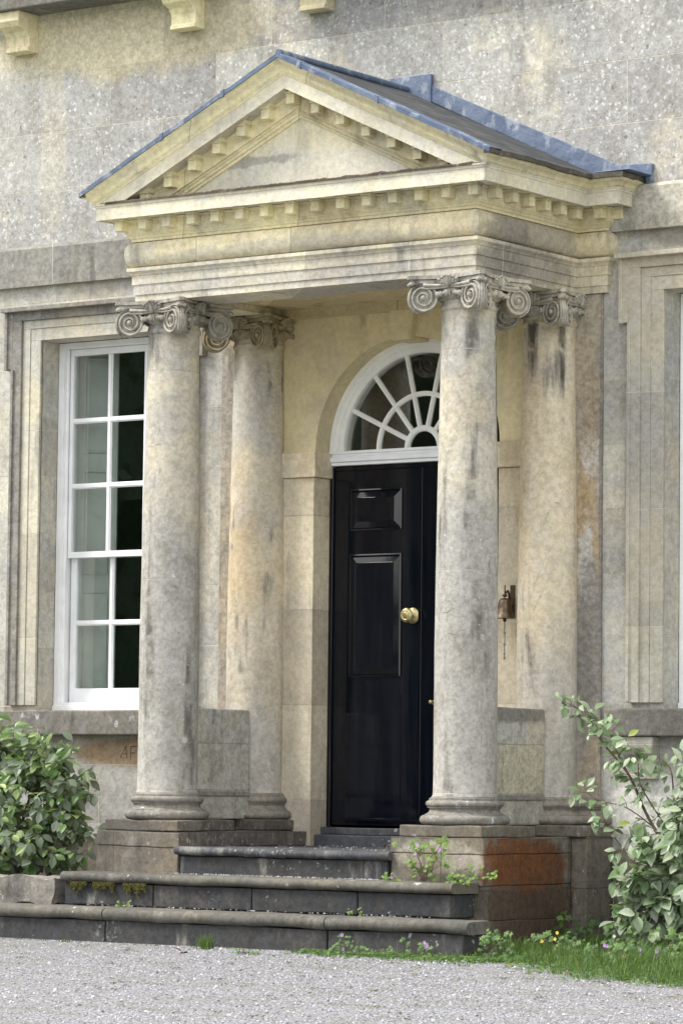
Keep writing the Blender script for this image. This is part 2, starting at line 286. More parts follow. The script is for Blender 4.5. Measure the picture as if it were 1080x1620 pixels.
M['deadleaf'] = plain('dead brown leaf', (.20, .10, .045), .8, var=.4, scale=40)
def gravelm():
    s = NT('pale gravel'); v = s.n('ShaderNodeTexVoronoi'); s.lk(s.pos, v.inputs['Vector']); v.inputs['Scale'].default_value = 62
    sep = s.n('ShaderNodeSeparateColor'); s.lk(v.outputs['Color'], sep.inputs[0])
    c = s.mix(sep.outputs[0], (.24, .24, .26), (.54, .54, .575)); c = s.mix(s.rng(v.outputs['Distance'], .40, .75), c, (.15, .145, .14))
    pn = s.noise(1.6, 8, stretch=(.35, 1.5, 1), rough=.65); c = s.mix(s.rng(pn, .42, .60, 0, .55), c, (.26, .25, .23))
    c = s.mix(s.rng(s.noise(2.0, 8, rough=.75, stretch=(.7, 1.6, 1)), .54, .64, 0, .6), c, (.16, .17, .07))
    c = s.mix(s.rng(s.noise(9, 7, rough=.75, stretch=(.7, 1.4, 1)), .60, .66, 0, .85), c, (.10, .075, .055))
    s.lk(c, s.p.inputs['Base Color']); s.p.inputs['Roughness'].default_value = .9
    h = s.math('SUBTRACT', 1., v.outputs['Distance']); s.lk(s.bump(h, 1., .022), s.p.inputs['Normal']); return s.m
M['gravel'] = gravelm()
def pebm():
    s = NT('gravel stone'); oi = s.n('ShaderNodeNewGeometry'); c = s.mix(oi.outputs['Random Per Island'], (.20, .20, .215), (.56, .56, .60))
    s.lk(c, s.p.inputs['Base Color']); s.p.inputs['Roughness'].default_value = .85; return s.m
M['pebble'] = pebm()
M['lawn'] = plain('lawn', (.06, .12, .025), .9, var=.3, scale=3)
M['soil'] = plain('dark soil', (.045, .035, .025), .95, var=.4, scale=12, bump=.01)

# ------------------------------------------------------------------ mesh helpers
WORLD = {}
class MB:
    def __init__(s): s.bm = bmesh.new()
    def box(s, x0, x1, y0, y1, z0, z1, cuts=0):
        r = bmesh.ops.create_cube(s.bm, size=1)
        for v in r['verts']:
            v.co = Vector((x0+(v.co.x+.5)*(x1-x0), y0+(v.co.y+.5)*(y1-y0), z0+(v.co.z+.5)*(z1-z0)))
        if cuts:
            fs = set(f for v in r['verts'] for f in v.link_faces)
            es = set(e for f in fs for e in f.edges)
            L = {e: e.calc_length() for e in es}
            for ax in range(3):
                el = [e for e in s.bm.edges if e in es and abs((e.verts[0].co-e.verts[1].co)[ax]) > .9*e.calc_length()] if ax == 0 else None
            bmesh.ops.subdivide_edges(s.bm, edges=list(es), cuts=cuts, use_grid_fill=True)
        return s
    def blk(s, x0, x1, y0, y1, z0, z1, step=.06):
        """box with roughly even quads so it can be worn by noise"""
        nx, ny, nz = (max(1, round(abs(b-a)/step)) for a, b in ((x0, x1), (y0, y1), (z0, z1)))
        vs = {}
        def v(i, j, k):
            if (i, j, k) not in vs: vs[i, j, k] = s.bm.verts.new((x0+(x1-x0)*i/nx, y0+(y1-y0)*j/ny, z0+(z1-z0)*k/nz))
            return vs[i, j, k]
        for i in range(nx):
            for j in range(ny):
                s.bm.faces.new((v(i, j, 0), v(i, j+1, 0), v(i+1, j+1, 0), v(i+1, j, 0))); s.bm.faces.new((v(i, j, nz), v(i+1, j, nz), v(i+1, j+1, nz), v(i, j+1, nz)))
            for k in range(nz):
                s.bm.faces.new((v(i, 0, k), v(i+1, 0, k), v(i+1, 0, k+1), v(i, 0, k+1))); s.bm.faces.new((v(i, ny, k), v(i, ny, k+1), v(i+1, ny, k+1), v(i+1, ny, k)))
        for j in range(ny):
            for k in range(nz):
                s.bm.faces.new((v(0, j, k), v(0, j, k+1), v(0, j+1, k+1), v(0, j+1, k))); s.bm.faces.new((v(nx, j, k), v(nx, j+1, k), v(nx, j+1, k+1), v(nx, j, k+1)))
        return s
    def poly(s, pts): s.bm.faces.new([s.bm.verts.new(p) for p in pts]); return s
    def prism(s, pts, axis, a, b):
        """pts: 2-D outline; axis 'y': (x,z) extruded a..b in y; 'z': (x,y) in z; 'x': (y,z) in x"""
        f = {'y': lambda p, t: (p[0], t, p[1]), 'z': lambda p, t: (p[0], p[1], t), 'x': lambda p, t: (t, p[0], p[1])}[axis]
        A = [s.bm.verts.new(f(p, a)) for p in pts]; B = [s.bm.verts.new(f(p, b)) for p in pts]
        s.bm.faces.new(A); s.bm.faces.new(B[::-1])
        for i in range(len(pts)):
            j = (i+1) % len(pts); s.bm.faces.new((A[j], A[i], B[i], B[j]))
        return s
    def lathe(s, prof, cx=0, cy=0, n=48, a0=0, a1=2*PI, cap=True):
        full = abs(a1-a0-2*PI) < 1e-6; k = n if full else n+1
        rings = [[s.bm.verts.new((cx+r*math.cos(a0+(a1-a0)*i/n), cy+r*math.sin(a0+(a1-a0)*i/n), z)) for i in range(k)] for r, z in prof]
        for A, B in zip(rings, rings[1:]):
            for i in range(n):
                j = (i+1) % k; s.bm.faces.new((A[i], A[j], B[j], B[i]))
        if cap and full: s.bm.faces.new(rings[0][::-1]); s.bm.faces.new(rings[-1])
        return s
    def sweep(s, path, prof, step=None, close=False):
        """path: XY points, outside on the right of travel; prof: (offset, z); mitred corners"""
        n = len(path); P = [Vector(p) for p in path]; mit = []
        for i in range(n):
            ds = []
            if i > 0: ds.append((P[i]-P[i-1]).normalized())
            if i < n-1: ds.append((P[i+1]-P[i]).normalized())
            ns = [Vector((d.y, -d.x)) for d in ds]
            if len(ns) == 1: mit.append(ns[0])
            else:
                q = ns[0]+ns[1]; mit.append(q/(q.dot(ns[0])))
        pts = []
        for i in range(n):
            pts.append((P[i], mit[i]))
            if step and i < n-1:
                k = max(1, round((P[i+1]-P[i]).length/step))
                for t in range(1, k): pts.append((P[i].lerp(P[i+1], t/k), mit[i].lerp(mit[i+1], t/k)))
        rows = [[s.bm.verts.new((p.x+m.x*o, p.y+m.y*o, z)) for o, z in prof] for p, m in pts]
        for A, B in zip(rows, rows[1:]):
            for j in range(len(prof)-1): s.bm.faces.new((A[j], B[j], B[j+1], A[j+1]))
        if close:
            for R in (rows[0], rows[-1]):
                try: s.bm.faces.new(R)
                except Exception: pass
        return s
    def tube(s, pts, rad, n=8, cap=True):
        pts = [Vector(p) for p in pts]; rads = rad if isinstance(rad, (list, tuple)) else [rad]*len(pts)
        rings = []; prev = None
        for i, p in enumerate(pts):
            d = (pts[min(i+1, len(pts)-1)]-pts[max(i-1, 0)]).normalized()
            a = d.cross(Vector((0, 0, 1)) if abs(d.z) < .95 else Vector((1, 0, 0))).normalized() if prev is None else (prev-d*prev.dot(d)).normalized()
            prev = a; b = d.cross(a)
            rings.append([s.bm.verts.new(p+(a*math.cos(2*PI*k/n)+b*math.sin(2*PI*k/n))*rads[i]) for k in range(n)])
        for A, B in zip(rings, rings[1:]):
            for k in range(n): s.bm.faces.new((A[k], A[(k+1) % n], B[(k+1) % n], B[k]))
        if cap: s.bm.faces.new(rings[0][::-1]); s.bm.faces.new(rings[-1])
        return s
    def ell(s, c, r, rot=None, seg=10, rings=7):
        q = bmesh.ops.create_uvsphere(s.bm, u_segments=seg, v_segments=rings, radius=1)
        Mx = Matrix.Translation(c) @ (rot.to_4x4() if rot else Matrix()) @ Matrix.Diagonal((*r, 1))
        bmesh.ops.transform(s.bm, matrix=Mx, verts=q['verts']); return s
    def wear(s, amp=.004, f=9, f2=2.0, lo=None):
        for v in s.bm.verts:
            n = noise.noise_vector(v.co*f)*amp + noise.noise_vector(v.co*f2+Vector((5, 1, 2)))*amp*1.2
            v.co += n
        return s
def link(name, mb, mat, parent=None, smooth=None, bevel=0., label=None, origin=None):
    bm = mb.bm; bmesh.ops.recalc_face_normals(bm, faces=bm.faces)
    xs = [v.co for v in bm.verts]
    c = origin if origin is not None else Vector(((min(p.x for p in xs)+max(p.x for p in xs))/2, (min(p.y for p in xs)+max(p.y for p in xs))/2, min(p.z for p in xs)))
    c = Vector(c)
    for v in bm.verts: v.co -= c
    me = bpy.data.meshes.new(name); bm.to_mesh(me); bm.free()
    o = bpy.data.objects.new(name, me); C.objects.link(o); me.materials.append(M[mat] if isinstance(mat, str) else mat)
    WORLD[o] = c; o.parent = parent; o.location = c-(WORLD[parent] if parent else Vector((0, 0, 0)))
    if smooth is not None:
        for p in me.polygons: p.use_smooth = True
        me.set_sharp_from_angle(angle=math.radians(smooth))
    if bevel:
        b = o.modifiers.new('bevel', 'BEVEL'); b.width = bevel; b.segments = 2; b.limit_method = 'ANGLE'; b.angle_limit = math.radians(50)
    if label: o['label'] = label
    return o
def thing(name, loc, label, cat, group=None):
    o = bpy.data.objects.new(name, None); C.objects.link(o); o.location = loc; WORLD[o] = Vector(loc); o.empty_display_size = .2
    tag(o, label, cat, group); return o
def tag(o, label, cat, group=None, kind=None):
    o['label'] = label; o['category'] = cat
    if group: o['group'] = group
    if kind: o['kind'] = kind
    return o
def copy_tree(o, parent, delta):
    c = o.copy(); C.objects.link(c); c.parent = parent
    if delta is not None: c.location = o.location+Vector(delta)
    for ch in [q for q in bpy.data.objects if q.parent == o]: copy_tree(ch, c, None)
    return c

A, B, D, R = 1.300, 1.524, 1.176, .036          # entablature half widths and depths
CX, CE, CF = 1.131, .985, .075                   # column centres

# ------------------------------------------------------------------ ground
g = MB(); g.poly([(-150, -150, 0), (150, -150, 0), (150, 60, 0), (-150, 60, 0)])
o = link('ground', g, 'lawn', origin=(0, 0, 0)); o['kind'] = 'structure'
g = MB()
for i in range(30):
    for j in range(26):
        x0, y0 = -9+i*.9, -22.2+j*.9
        g.poly([(x0, y0, .004), (x0+.9, y0, .004), (x0+.9, y0+.9, .004), (x0, y0+.9, .004)])
bmesh.ops.remove_doubles(g.bm, verts=g.bm.verts, dist=.001)
o = link('gravel_drive', g, 'gravel', origin=(0, 0, 0)); o['kind'] = 'structure'

# ================================================================== HOUSE
house = thing('house', (0, 0, 0), 'pale weathered limestone house front with tall sash windows and lichen on the upper wall', 'house')
WX, WH = 2.495, .575            # window centre and half width
WZ0, WZ1 = 1.46, 4.027
DW, DZ = .718, 3.145            # door half width, spring height
wall = MB()
xs = [-9, -WX-WH, -WX+WH, -.998, -DW, DW, .998, WX-WH, WX+WH, 8]
zs = [-.2, .5, WZ0, DZ, WZ1, 9.2]
def hole(xa, xb, za, zb):
    xm, zm = (xa+xb)/2, (za+zb)/2
    if abs(abs(xm)-WX) < WH and WZ0 < zm < WZ1: return True
    if abs(xm) < .998 and .5 < zm < WZ1: return True
    return False
for i in range(len(xs)-1):
    for k in range(len(zs)-1):
        if not hole(xs[i], xs[i+1], zs[k], zs[k+1]):
            wall.poly([(xs[i], 0, zs[k]), (xs[i+1], 0, zs[k]), (xs[i+1], 0, zs[k+1]), (xs[i], 0, zs[k+1])])
bmesh.ops.remove_doubles(wall.bm, verts=wall.bm.verts, dist=.0005)
# body behind and the window reveals
for sx in (-1, 1):
    a, b = sx*WX-WH, sx*WX+WH
    for P in ([(a, 0, WZ0), (a, .18, WZ0), (a, .18, WZ1), (a, 0, WZ1)], [(b, 0, WZ0), (b, 0, WZ1), (b, .18, WZ1), (b, .18, WZ0)],
              [(a, 0, WZ1), (a, .18, WZ1), (b, .18, WZ1), (b, 0, WZ1)], [(a, 0, WZ0), (b, 0, WZ0), (b, .18, WZ0), (a, .18, WZ0)]):
        wall.poly(P)
wall.poly([(-9, 0, 9.2), (8, 0, 9.2), (8, 9, 9.2), (-9, 9, 9.2)]); wall.poly([(-9, 0, -.2), (-9, 9, -.2), (-9, 9, 9.2), (-9, 0, 9.2)])
wall.poly([(8, 0, -.2), (8, 9, -.2), (8, 9, 9.2), (8, 0, 9.2)]); wall.poly([(-9, 9, -.2), (8, 9, -.2), (8, 9, 9.2), (-9, 9, 9.2)])
link('wall', wall, 'wall', house)
# doorway: wall field inside the porch (its own sheltered surface) with the arch cut in it
dw = MB()
NA = 40
arc = [(DW*math.cos(PI-PI*i/NA), DZ+DW*math.sin(PI-PI*i/NA)) for i in range(NA+1)]
for (x0, z0), (x1, z1) in zip(arc, arc[1:]):
    dw.poly([(x0, 0, z0), (x1, 0, z1), (x1, 0, 4.027), (x0, 0, 4.027)])
    dw.poly([(x0, 0, z0), (x0, .2, z0), (x1, .2, z1), (x1, 0, z1)])
for s_ in (-1, 1):
    a, b = sorted((s_*DW, s_*.998)); dw.poly([(a, 0, DZ), (b, 0, DZ), (b, 0, 4.027), (a, 0, 4.027)])
bmesh.ops.remove_doubles(dw.bm, verts=dw.bm.verts, dist=.0005)
ds = link('doorway_arch', dw, 'wall_in', house, smooth=40)
for s_ in (-1, 1):
    a, b = sorted((s_*DW, s_*.998))
    j = MB().blk(a, b, -.012, .2, .5, 2.978, .2); j.wear(.0015, 3)
    link('door_jamb', j, 'jamb', house, bevel=.004)
    im = MB().blk(min(a, b)-(0.0 if s_ < 0 else .022), max(a, b)+(.022 if s_ < 0 else 0), -.034, .2, 2.979, 3.143, .09); im.wear(.0012, 5)
    link('impost', im, 'jamb', house, bevel=.005)
ks = MB(); ks.prism([(-.085+.0, 3.835), (.065, 3.835), (.085, 4.03), (-.105, 4.03)], 'y', -.055, .15); link('keystone', ks, 'wall_in', house, bevel=.004)
# string course
for x0, x1 in ((-9, -B-.0), (B, 8)):
    sc = MB(); prof = [(0, 4.409), (.045, 4.409), (.048, 4.50), (.045, 4.672), (.03, 4.69), (0, 4.70)]
    sc.sweep([(x0, 0), (x1, 0)], prof, .3, close=True); link('string_course', sc, 'band' if x0 < 0 else 'band2', house)
# wall base
for x0, x1 in ((-9, -1.58), (1.60, 8)):
    pb = MB().blk(x0, x1, -.05, .02, -.1, .60, .3); pb.wear(.004, 3); link('wall_base', pb, 'pier', house, bevel=.008)
# upper sills and their brackets
for x0, x1, cs in ((-3.62, -1.45, (-3.26, -1.79)), (-1.02, 1.02, (-.71, .71)), (1.45, 3.62, (1.79, 3.26))):
    if x0 == -3.62 or True:
        us = MB().blk(x0, x1, -.26, 0.02, 6.33, 6.45, .2); us.wear(.003, 3)
        so = link('upper_window_sill', us, 'sill', house, bevel=.01)
        for c in cs:
            cb = MB(); pr = [(0, 6.33), (-.22, 6.33), (-.225, 6.26), (-.20, 6.225), (-.13, 6.20), (-.105, 6.16), (-.10, 6.095), (-.115, 6.09), (-.115, 6.062), (0, 6.062)]
            cb.prism(pr, 'x', c-.105, c+.105); link('bracket', cb, 'cornice', so, bevel=.005)
# graffiti letters cut into the wall
gl = MB()
def stroke(x0, z0, x1, z1, w_=.0022):
    d = Vector((x1-x0, 0, z1-z0)).normalized(); n_ = Vector((-d.z, 0, d.x))*w_
    gl.poly([Vector((x0, -.002, z0))+n_, Vector((x1, -.002, z1))+n_, Vector((x1, -.002, z1))-n_, Vector((x0, -.002, z0))-n_])
gx = -2.315
stroke(gx, 1.14, gx+.045, 1.215); stroke(gx+.045, 1.215, gx+.055, 1.135); stroke(gx+.025, 1.165, gx+.055, 1.165)
stroke(gx+.085, 1.12, gx+.09, 1.215); stroke(gx+.085, 1.213, gx+.14, 1.216); stroke(gx+.088, 1.17, gx+.13, 1.172)
link('scratched_letters', gl, plain('scratch', (.05, .045, .04), .9), house)

# windows
def window(cx, mirror):
    """mesh = eared stone surround, children = frame, sashes, glass, shutters, sill"""
    s_main, s_out = MB(), MB()
    # surround: three stepped fascias, each a ring of boxes, ears at the top corners
    def ring(o, i, y, zt_o, zt_i, ear):
        s = s_out if ear else s_main
        zb = WZ0+.035
        for sg in (-1, 1):
            xa, xb = cx+sg*(WH+i), cx+sg*(WH+o)
            s.box(min(xa, xb), max(xa, xb), y, .01, zb, zt_i)
            if ear:
                xc = cx+sg*(WH+o+.06); s.box(min(xb, xc), max(xb, xc), y, .01, 3.835, zt_o)
        e = (.06 if ear else 0)
        s.box(cx-WH-o, cx+WH+o, y, .01, zt_i, zt_o)
    ring(.09, 0, -.020, WZ1+.085, WZ1, False)
    ring(.155, .09, -.0265, WZ1+.145, WZ1+.085, False)
    ring(.235, .155, -.046, WZ1+.215, WZ1+.145, True)
    # thin outer lip
    s = s_out
    for sg in (-1, 1):
        xa, xb = cx+sg*(WH+.235+.06-.018), cx+sg*(WH+.235+.06+.006); s.box(min(xa, xb), max(xa, xb), -.060, -.0, 3.83, WZ1+.21)
        xa, xb = cx+sg*(WH+.235-.018), cx+sg*(WH+.235+.004); s.box(min(xa, xb), max(xa, xb), -.060, -.0, WZ0+.04, 3.832)
    s.box(cx-WH-.315, cx+WH+.315, -.095, .0, WZ1+.205, WZ1+.235)
    W = link('window', s_main, 'surround', house, bevel=.003)
    link('outer_moulding', s_out, 'surround' if mirror else 'surround_dark', W, bevel=.003)
    sl = MB().blk(cx-WH-.36, cx+WH+.36, -.11, .19, 1.288, 1.458, .15); sl.wear(.004, 6)
    SL = link('sill', sl, 'sill', W, bevel=.01)
    for dx in (-.71, .71):
        cb = MB(); cb.prism([(.0, 1.286), (-.09, 1.286), (-.092, 1.22), (-.075, 1.18), (-.05, 1.15), (-.04, 1.06), (-.05, 1.055), (-.05, 1.03), (0, 1.03)], 'x', cx+dx-.11, cx+dx+.11)
        link('sill_bracket', cb, 'surround', W, bevel=.004)
    f = MB(); fx0, fx1 = cx-WH+.004, cx+WH-.004; z0, z1 = 1.462, WZ1-.004
    f.box(fx0, fx0+.045, .175, .34, z0, z1); f.box(fx1-.045, fx1, .175, .34, z0, z1); f.box(fx0+.045, fx1-.045, .175, .34, z1-.04, z1)
    f.box(fx0+.045, fx1-.045, .165, .34, z0, z0+.055); f.box(fx0-.0, fx1, .160, .174, z0, z0+.035)
    f.box(fx0+.045, fx0+.062, .205, .225, z0+.055, z1-.04); f.box(fx1-.062, fx1-.045, .205, .225, z0+.055, z1-.04)
    FR = link('frame', f, 'white', W, bevel=.003)
    gx0, gx1 = fx0+.062, fx1-.062; zm = 2.545
    for nm, y, za, zb, rows, bt, tp in (('upper_sash', .228, zm-.022, z1-.042, 3, .042, .045), ('lower_sash', .272, z0+.056, zm+.018, 2, .10, .038)):
        q = MB(); sw = .028+(.018 if nm == 'lower_sash' else 0)
        q.box(gx0, gx0+sw, y, y+.036, za, zb); q.box(gx1-sw, gx1, y, y+.036, za, zb)
        q.box(gx0+sw, gx1-sw, y, y+.036, za, za+bt); q.box(gx0+sw, gx1-sw, y, y+.036, zb-tp, zb)
        ia, ib = gx0+sw, gx1-sw; ja, jb = za+bt, zb-tp
        for k in (1, 2):
            xm = ia+(ib-ia)*k/3; q.box(xm-.012, xm+.012, y+.004, y+.032, ja, jb); q.box(xm-.019, xm+.019, y+.014, y+.0325, ja, jb)
        for r_ in range(1, rows):
            zz = ja+(jb-ja)*r_/rows; q.box(ia, ib, y+.0035, y+.0315, zz-.012, zz+.012); q.box(ia, ib, y+.0145, y+.033, zz-.019, zz+.019)
        sh = link(nm, q, 'white', W, bevel=.002)
        gl = MB(); gl.box(ia-.004, ib+.004, y+.018, y+.022, ja-.004, jb+.004)
        # slightly uneven old panes: glass kept as its own mesh
        link('glass', gl, 'glass', W)
    # internal panelled shutters folded in the reveals
    for sg in (-1, 1):       # half-open leaves, hinged at the frame
        q = MB(); W_ = .275
        q.box(0, W_, 0, .03, z0, z1)
        for za, zb in ((1.54, 2.30), (2.42, 3.15), (3.27, 3.94)):
            for xa, xb, zc, zd in ((.045, .06, za, zb), (.215, .23, za, zb), (.06, .215, za, za+.015), (.06, .215, zb-.015, zb)): q.box(xa, xb, -.012, .0, zc, zd)
        q.box(W_, W_+.012, -.004, .034, z0, z1)
        ang = math.radians(30); hx = cx+sg*(WH-.035)
        for v in q.bm.verts:
            x, y = v.co.x, v.co.y; u = x*math.cos(ang)-y*math.sin(ang); t = x*math.sin(ang)+y*math.cos(ang)
            v.co.x = hx-sg*u; v.co.y = .352+t
        link('shutter', q, 'shutter', W, bevel=.003)
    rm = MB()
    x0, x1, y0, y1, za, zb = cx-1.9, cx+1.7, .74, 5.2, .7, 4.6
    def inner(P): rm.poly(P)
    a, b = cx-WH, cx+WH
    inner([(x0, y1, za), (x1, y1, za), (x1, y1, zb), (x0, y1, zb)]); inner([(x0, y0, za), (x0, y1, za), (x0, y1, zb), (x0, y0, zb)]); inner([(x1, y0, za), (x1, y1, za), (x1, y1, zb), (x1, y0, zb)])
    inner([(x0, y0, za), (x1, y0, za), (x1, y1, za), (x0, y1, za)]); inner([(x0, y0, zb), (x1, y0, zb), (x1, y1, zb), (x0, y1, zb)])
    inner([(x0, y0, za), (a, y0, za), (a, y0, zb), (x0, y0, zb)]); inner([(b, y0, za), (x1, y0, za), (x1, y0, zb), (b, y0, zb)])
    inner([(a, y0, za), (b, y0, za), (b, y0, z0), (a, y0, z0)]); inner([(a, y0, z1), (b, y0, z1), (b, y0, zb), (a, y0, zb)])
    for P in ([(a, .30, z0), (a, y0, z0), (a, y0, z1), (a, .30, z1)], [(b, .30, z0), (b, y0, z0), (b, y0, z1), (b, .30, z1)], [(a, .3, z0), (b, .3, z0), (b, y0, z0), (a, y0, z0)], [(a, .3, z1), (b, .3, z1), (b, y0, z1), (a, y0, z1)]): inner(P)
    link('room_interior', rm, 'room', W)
    return W
window(-WX, False); window(WX, True)

# door
TH = .70
fr = MB(); fr.box(-DW, -DW+.028, .165, .26, TH, 3.055); fr.box(DW-.028, DW, .165, .26, TH, 3.055); fr.box(-DW+.028, DW-.028, .18, .26, 3.03, 3.055)
link('door_frame', fr, 'black', house, bevel=.003)
def leaf(sg):
    x0, x1 = (-.688, .004) if sg < 0 else (.006, .688)
    y = .185
    q = MB(); q.box(x0, x1, y, y+.05, TH+.012, 3.028)
    if sg < 0: q.box(-.010, .014, y-.012, y, TH+.012, 3.028)     # meeting bead
    q.box(x0+.012, x1-.012, y-.012, y, TH+.04, TH+.058)
    lf = link('door_leaf', q, 'black', house, bevel=.002)
    pa, pb = (x0+.132, x1-.150) if sg < 0 else (x0+.150, x1-.132)
    for za, zb, flush in ((2.632, 2.905, 0), (1.675, 2.478, 0), (.86, 1.56, 1)):
        p = MB()
        if flush: 
            p.box(pa, pb, y-.0015, y, za, zb)
            for c in ((pa, pa+.006, za, zb), (pb-.006, pb, za, zb)): p.box(c[0], c[1], y-.004, y-.001, c[2], c[3])
        else:
            # bolection moulding: outer bead, bevel in, raised flat
            def fring(a, ya, b, yb):
                O = [(pa+a, y-ya, za+a), (pb-a, y-ya, za+a), (pb-a, y-ya, zb-a), (pa+a, y-ya, zb-a)]
                I = [(pa+b, y-yb, za+b), (pb-b, y-yb, za+b), (pb-b, y-yb, zb-b), (pa+b, y-yb, zb-b)]
                for k in range(4): p.poly([O[k], O[(k+1) % 4], I[(k+1) % 4], I[k]])
            fring(0, 0, .001, .012); fring(.001, .012, .010, .016); fring(.010, .016, .016, .002); fring(.016, .002, .058, .017)
            fring(.058, .017, .059, .021); p.poly([(pa+.059, y-.021, za+.059), (pb-.059, y-.021, za+.059), (pb-.059, y-.021, zb-.059), (pa+.059, y-.021, zb-.059)])
        link('door_panel', p, 'black', lf)
    if sg < 0:
        k = MB(); zc = 2.068; kx = -.058
        pr = [(.0, 0), (.050, 0), (.052, .006), (.046, .012), (.030, .018), (.020, .026), (.017, .042), (.022, .054), (.036, .062), (.046, .070), (.048, .078), (.042, .086), (.030, .090), (.026, .088), (.018, .090), (.012, .096), (.0, .097)]
        n_ = 32; rings = [[k.bm.verts.new((kx+r*math.cos(2*PI*i/n_), y-d, zc+r*math.sin(2*PI*i/n_))) for i in range(n_)] for r, d in pr[1:-1]]
        for Aa, Bb in zip(rings, rings[1:]):
            for i in range(n_): k.bm.faces.new((Aa[i], Aa[(i+1) % n_], Bb[(i+1) % n_], Bb[i]))
        k.bm.faces.new(rings[-1]); k.bm.faces.new(rings[0])
        link('door_knob', k, 'brass', lf, smooth=35)
    else:
        k = MB(); zc = 1.508; kx = .115
        for r, d0, d1 in ((.016, 0, .006), (.007, .006, .035)): k.tube([(kx, y-d0, zc), (kx, y-d1, zc)], r, 16)
        k.ell((kx, y-.044, zc), (.015, .012, .015)); k.tube([(kx, y-.05, zc), (kx, y-.058, zc)], .007, 12)
        link('small_brass_knob', k, 'brass', lf, smooth=35)
    return lf
leaf(-1); leaf(1)
# transom and fanlight
tr = MB()
tr.box(-DW+.0, DW-.0, .150, .26, 3.062, 3.085); tr.box(-DW, DW, .135, .26, 3.0855, 3.118); tr.box(-DW, DW, .155, .26, 3.1185, 3.138); tr.box(-DW, DW, .148, .26, 3.1385, 3.158)
link('transom', tr, 'white', house, bevel=.004)
fz = 3.158
fn = MB()
def ringarc(q, ra, rb, y0, y1, n=44):
    def P(r, a, y): return (r*math.cos(a), y, fz+r*math.sin(a)*(1 if r > .4 else 1))
    for i in range(n):
        a0, a1 = PI*i/n, PI*(i+1)/n
        q.poly([P(ra, a0, y0), P(rb, a0, y0), P(rb, a1, y0), P(ra, a1, y0)])
        q.poly([P(ra, a0, y0), P(ra, a1, y0), P(ra, a1, y1), P(ra, a0, y1)]); q.poly([P(rb, a0, y0), P(rb, a1, y0), P(rb, a1, y1), P(rb, a0, y1)])
ringarc(fn, .680, .712, .150, .26); ringarc(fn, .650, .680, .165, .26); ringarc(fn, .618, .650, .178, .26)
FL = link('fanlight', fn, 'fanwhite', house, smooth=30)
gb = MB()
for ra, rb in ((.114, .140), (.343, .363)): ringarc(gb, ra, rb, .186, .214); 
for ra, rb in ((.108, .146), (.337, .369)): ringarc(gb, ra, rb, .196, .216)
for k in range(1, 7):
    a = PI*k/7; d = Vector((math.cos(a), 0, math.sin(a))); n_ = Vector((-math.sin(a), 0, math.cos(a)))
    for wv, y0, y1 in ((.009, .188, .213), (.0155, .198, .2155)):
        P0, P1 = d*.14+Vector((0, 0, fz)), d*.625+Vector((0, 0, fz))
        c = [P0+n_*wv, P1+n_*wv, P1-n_*wv, P0-n_*wv]
        F = [Vector((p.x, y0, p.z)) for p in c]; Bk = [Vector((p.x, y1, p.z)) for p in c]
        gb.poly(F)
        for i in range(4): gb.poly([F[i], F[(i+1) % 4], Bk[(i+1) % 4], Bk[i]])
link('glazing_bars', gb, 'fanwhite', FL, smooth=30)
gl = MB()
gl.prism([(.622*math.cos(PI*i/40), fz+.622*math.sin(PI*i/40)) for i in range(41)], 'y', .205, .209)
link('glass', gl, 'glass', FL)
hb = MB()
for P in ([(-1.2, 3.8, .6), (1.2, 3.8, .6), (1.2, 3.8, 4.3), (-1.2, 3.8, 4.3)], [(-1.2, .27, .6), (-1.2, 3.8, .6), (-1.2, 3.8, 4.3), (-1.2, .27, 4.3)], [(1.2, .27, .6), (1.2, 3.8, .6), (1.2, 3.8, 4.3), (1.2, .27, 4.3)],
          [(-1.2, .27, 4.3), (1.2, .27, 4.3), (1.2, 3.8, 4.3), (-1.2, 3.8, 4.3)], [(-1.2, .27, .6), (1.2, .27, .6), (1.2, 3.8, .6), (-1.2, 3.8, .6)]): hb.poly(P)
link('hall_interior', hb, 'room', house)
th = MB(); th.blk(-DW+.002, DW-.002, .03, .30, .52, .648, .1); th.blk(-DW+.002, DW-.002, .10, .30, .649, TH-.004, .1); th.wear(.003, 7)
link('threshold', th, 'step_top', house, bevel=.006)

# ================================================================== PORTICO
por = thing('portico', (0, -.6, 0), 'stone entrance portico with four volute columns under a pediment roof edged in lead tinted sky blue', 'portico')
EP = [(-B, .01), (-B, -R), (-A, -R), (-A, -D), (A, -D), (A, -R), (B, -R), (B, .01)]
ar = MB(); Z0 = 4.035
ar.sweep(EP, [(-.36, Z0+.0), (0, Z0), (0, 4.078), (.008, 4.080), (.008, 4.143), (.016, 4.145), (.016, 4.200), (.022, 4.204), (.026, 4.214), (.036, 4.224), (.036, 4.226), (.042, 4.228), (.042, 4.25), (-.02, 4.256)], .15)
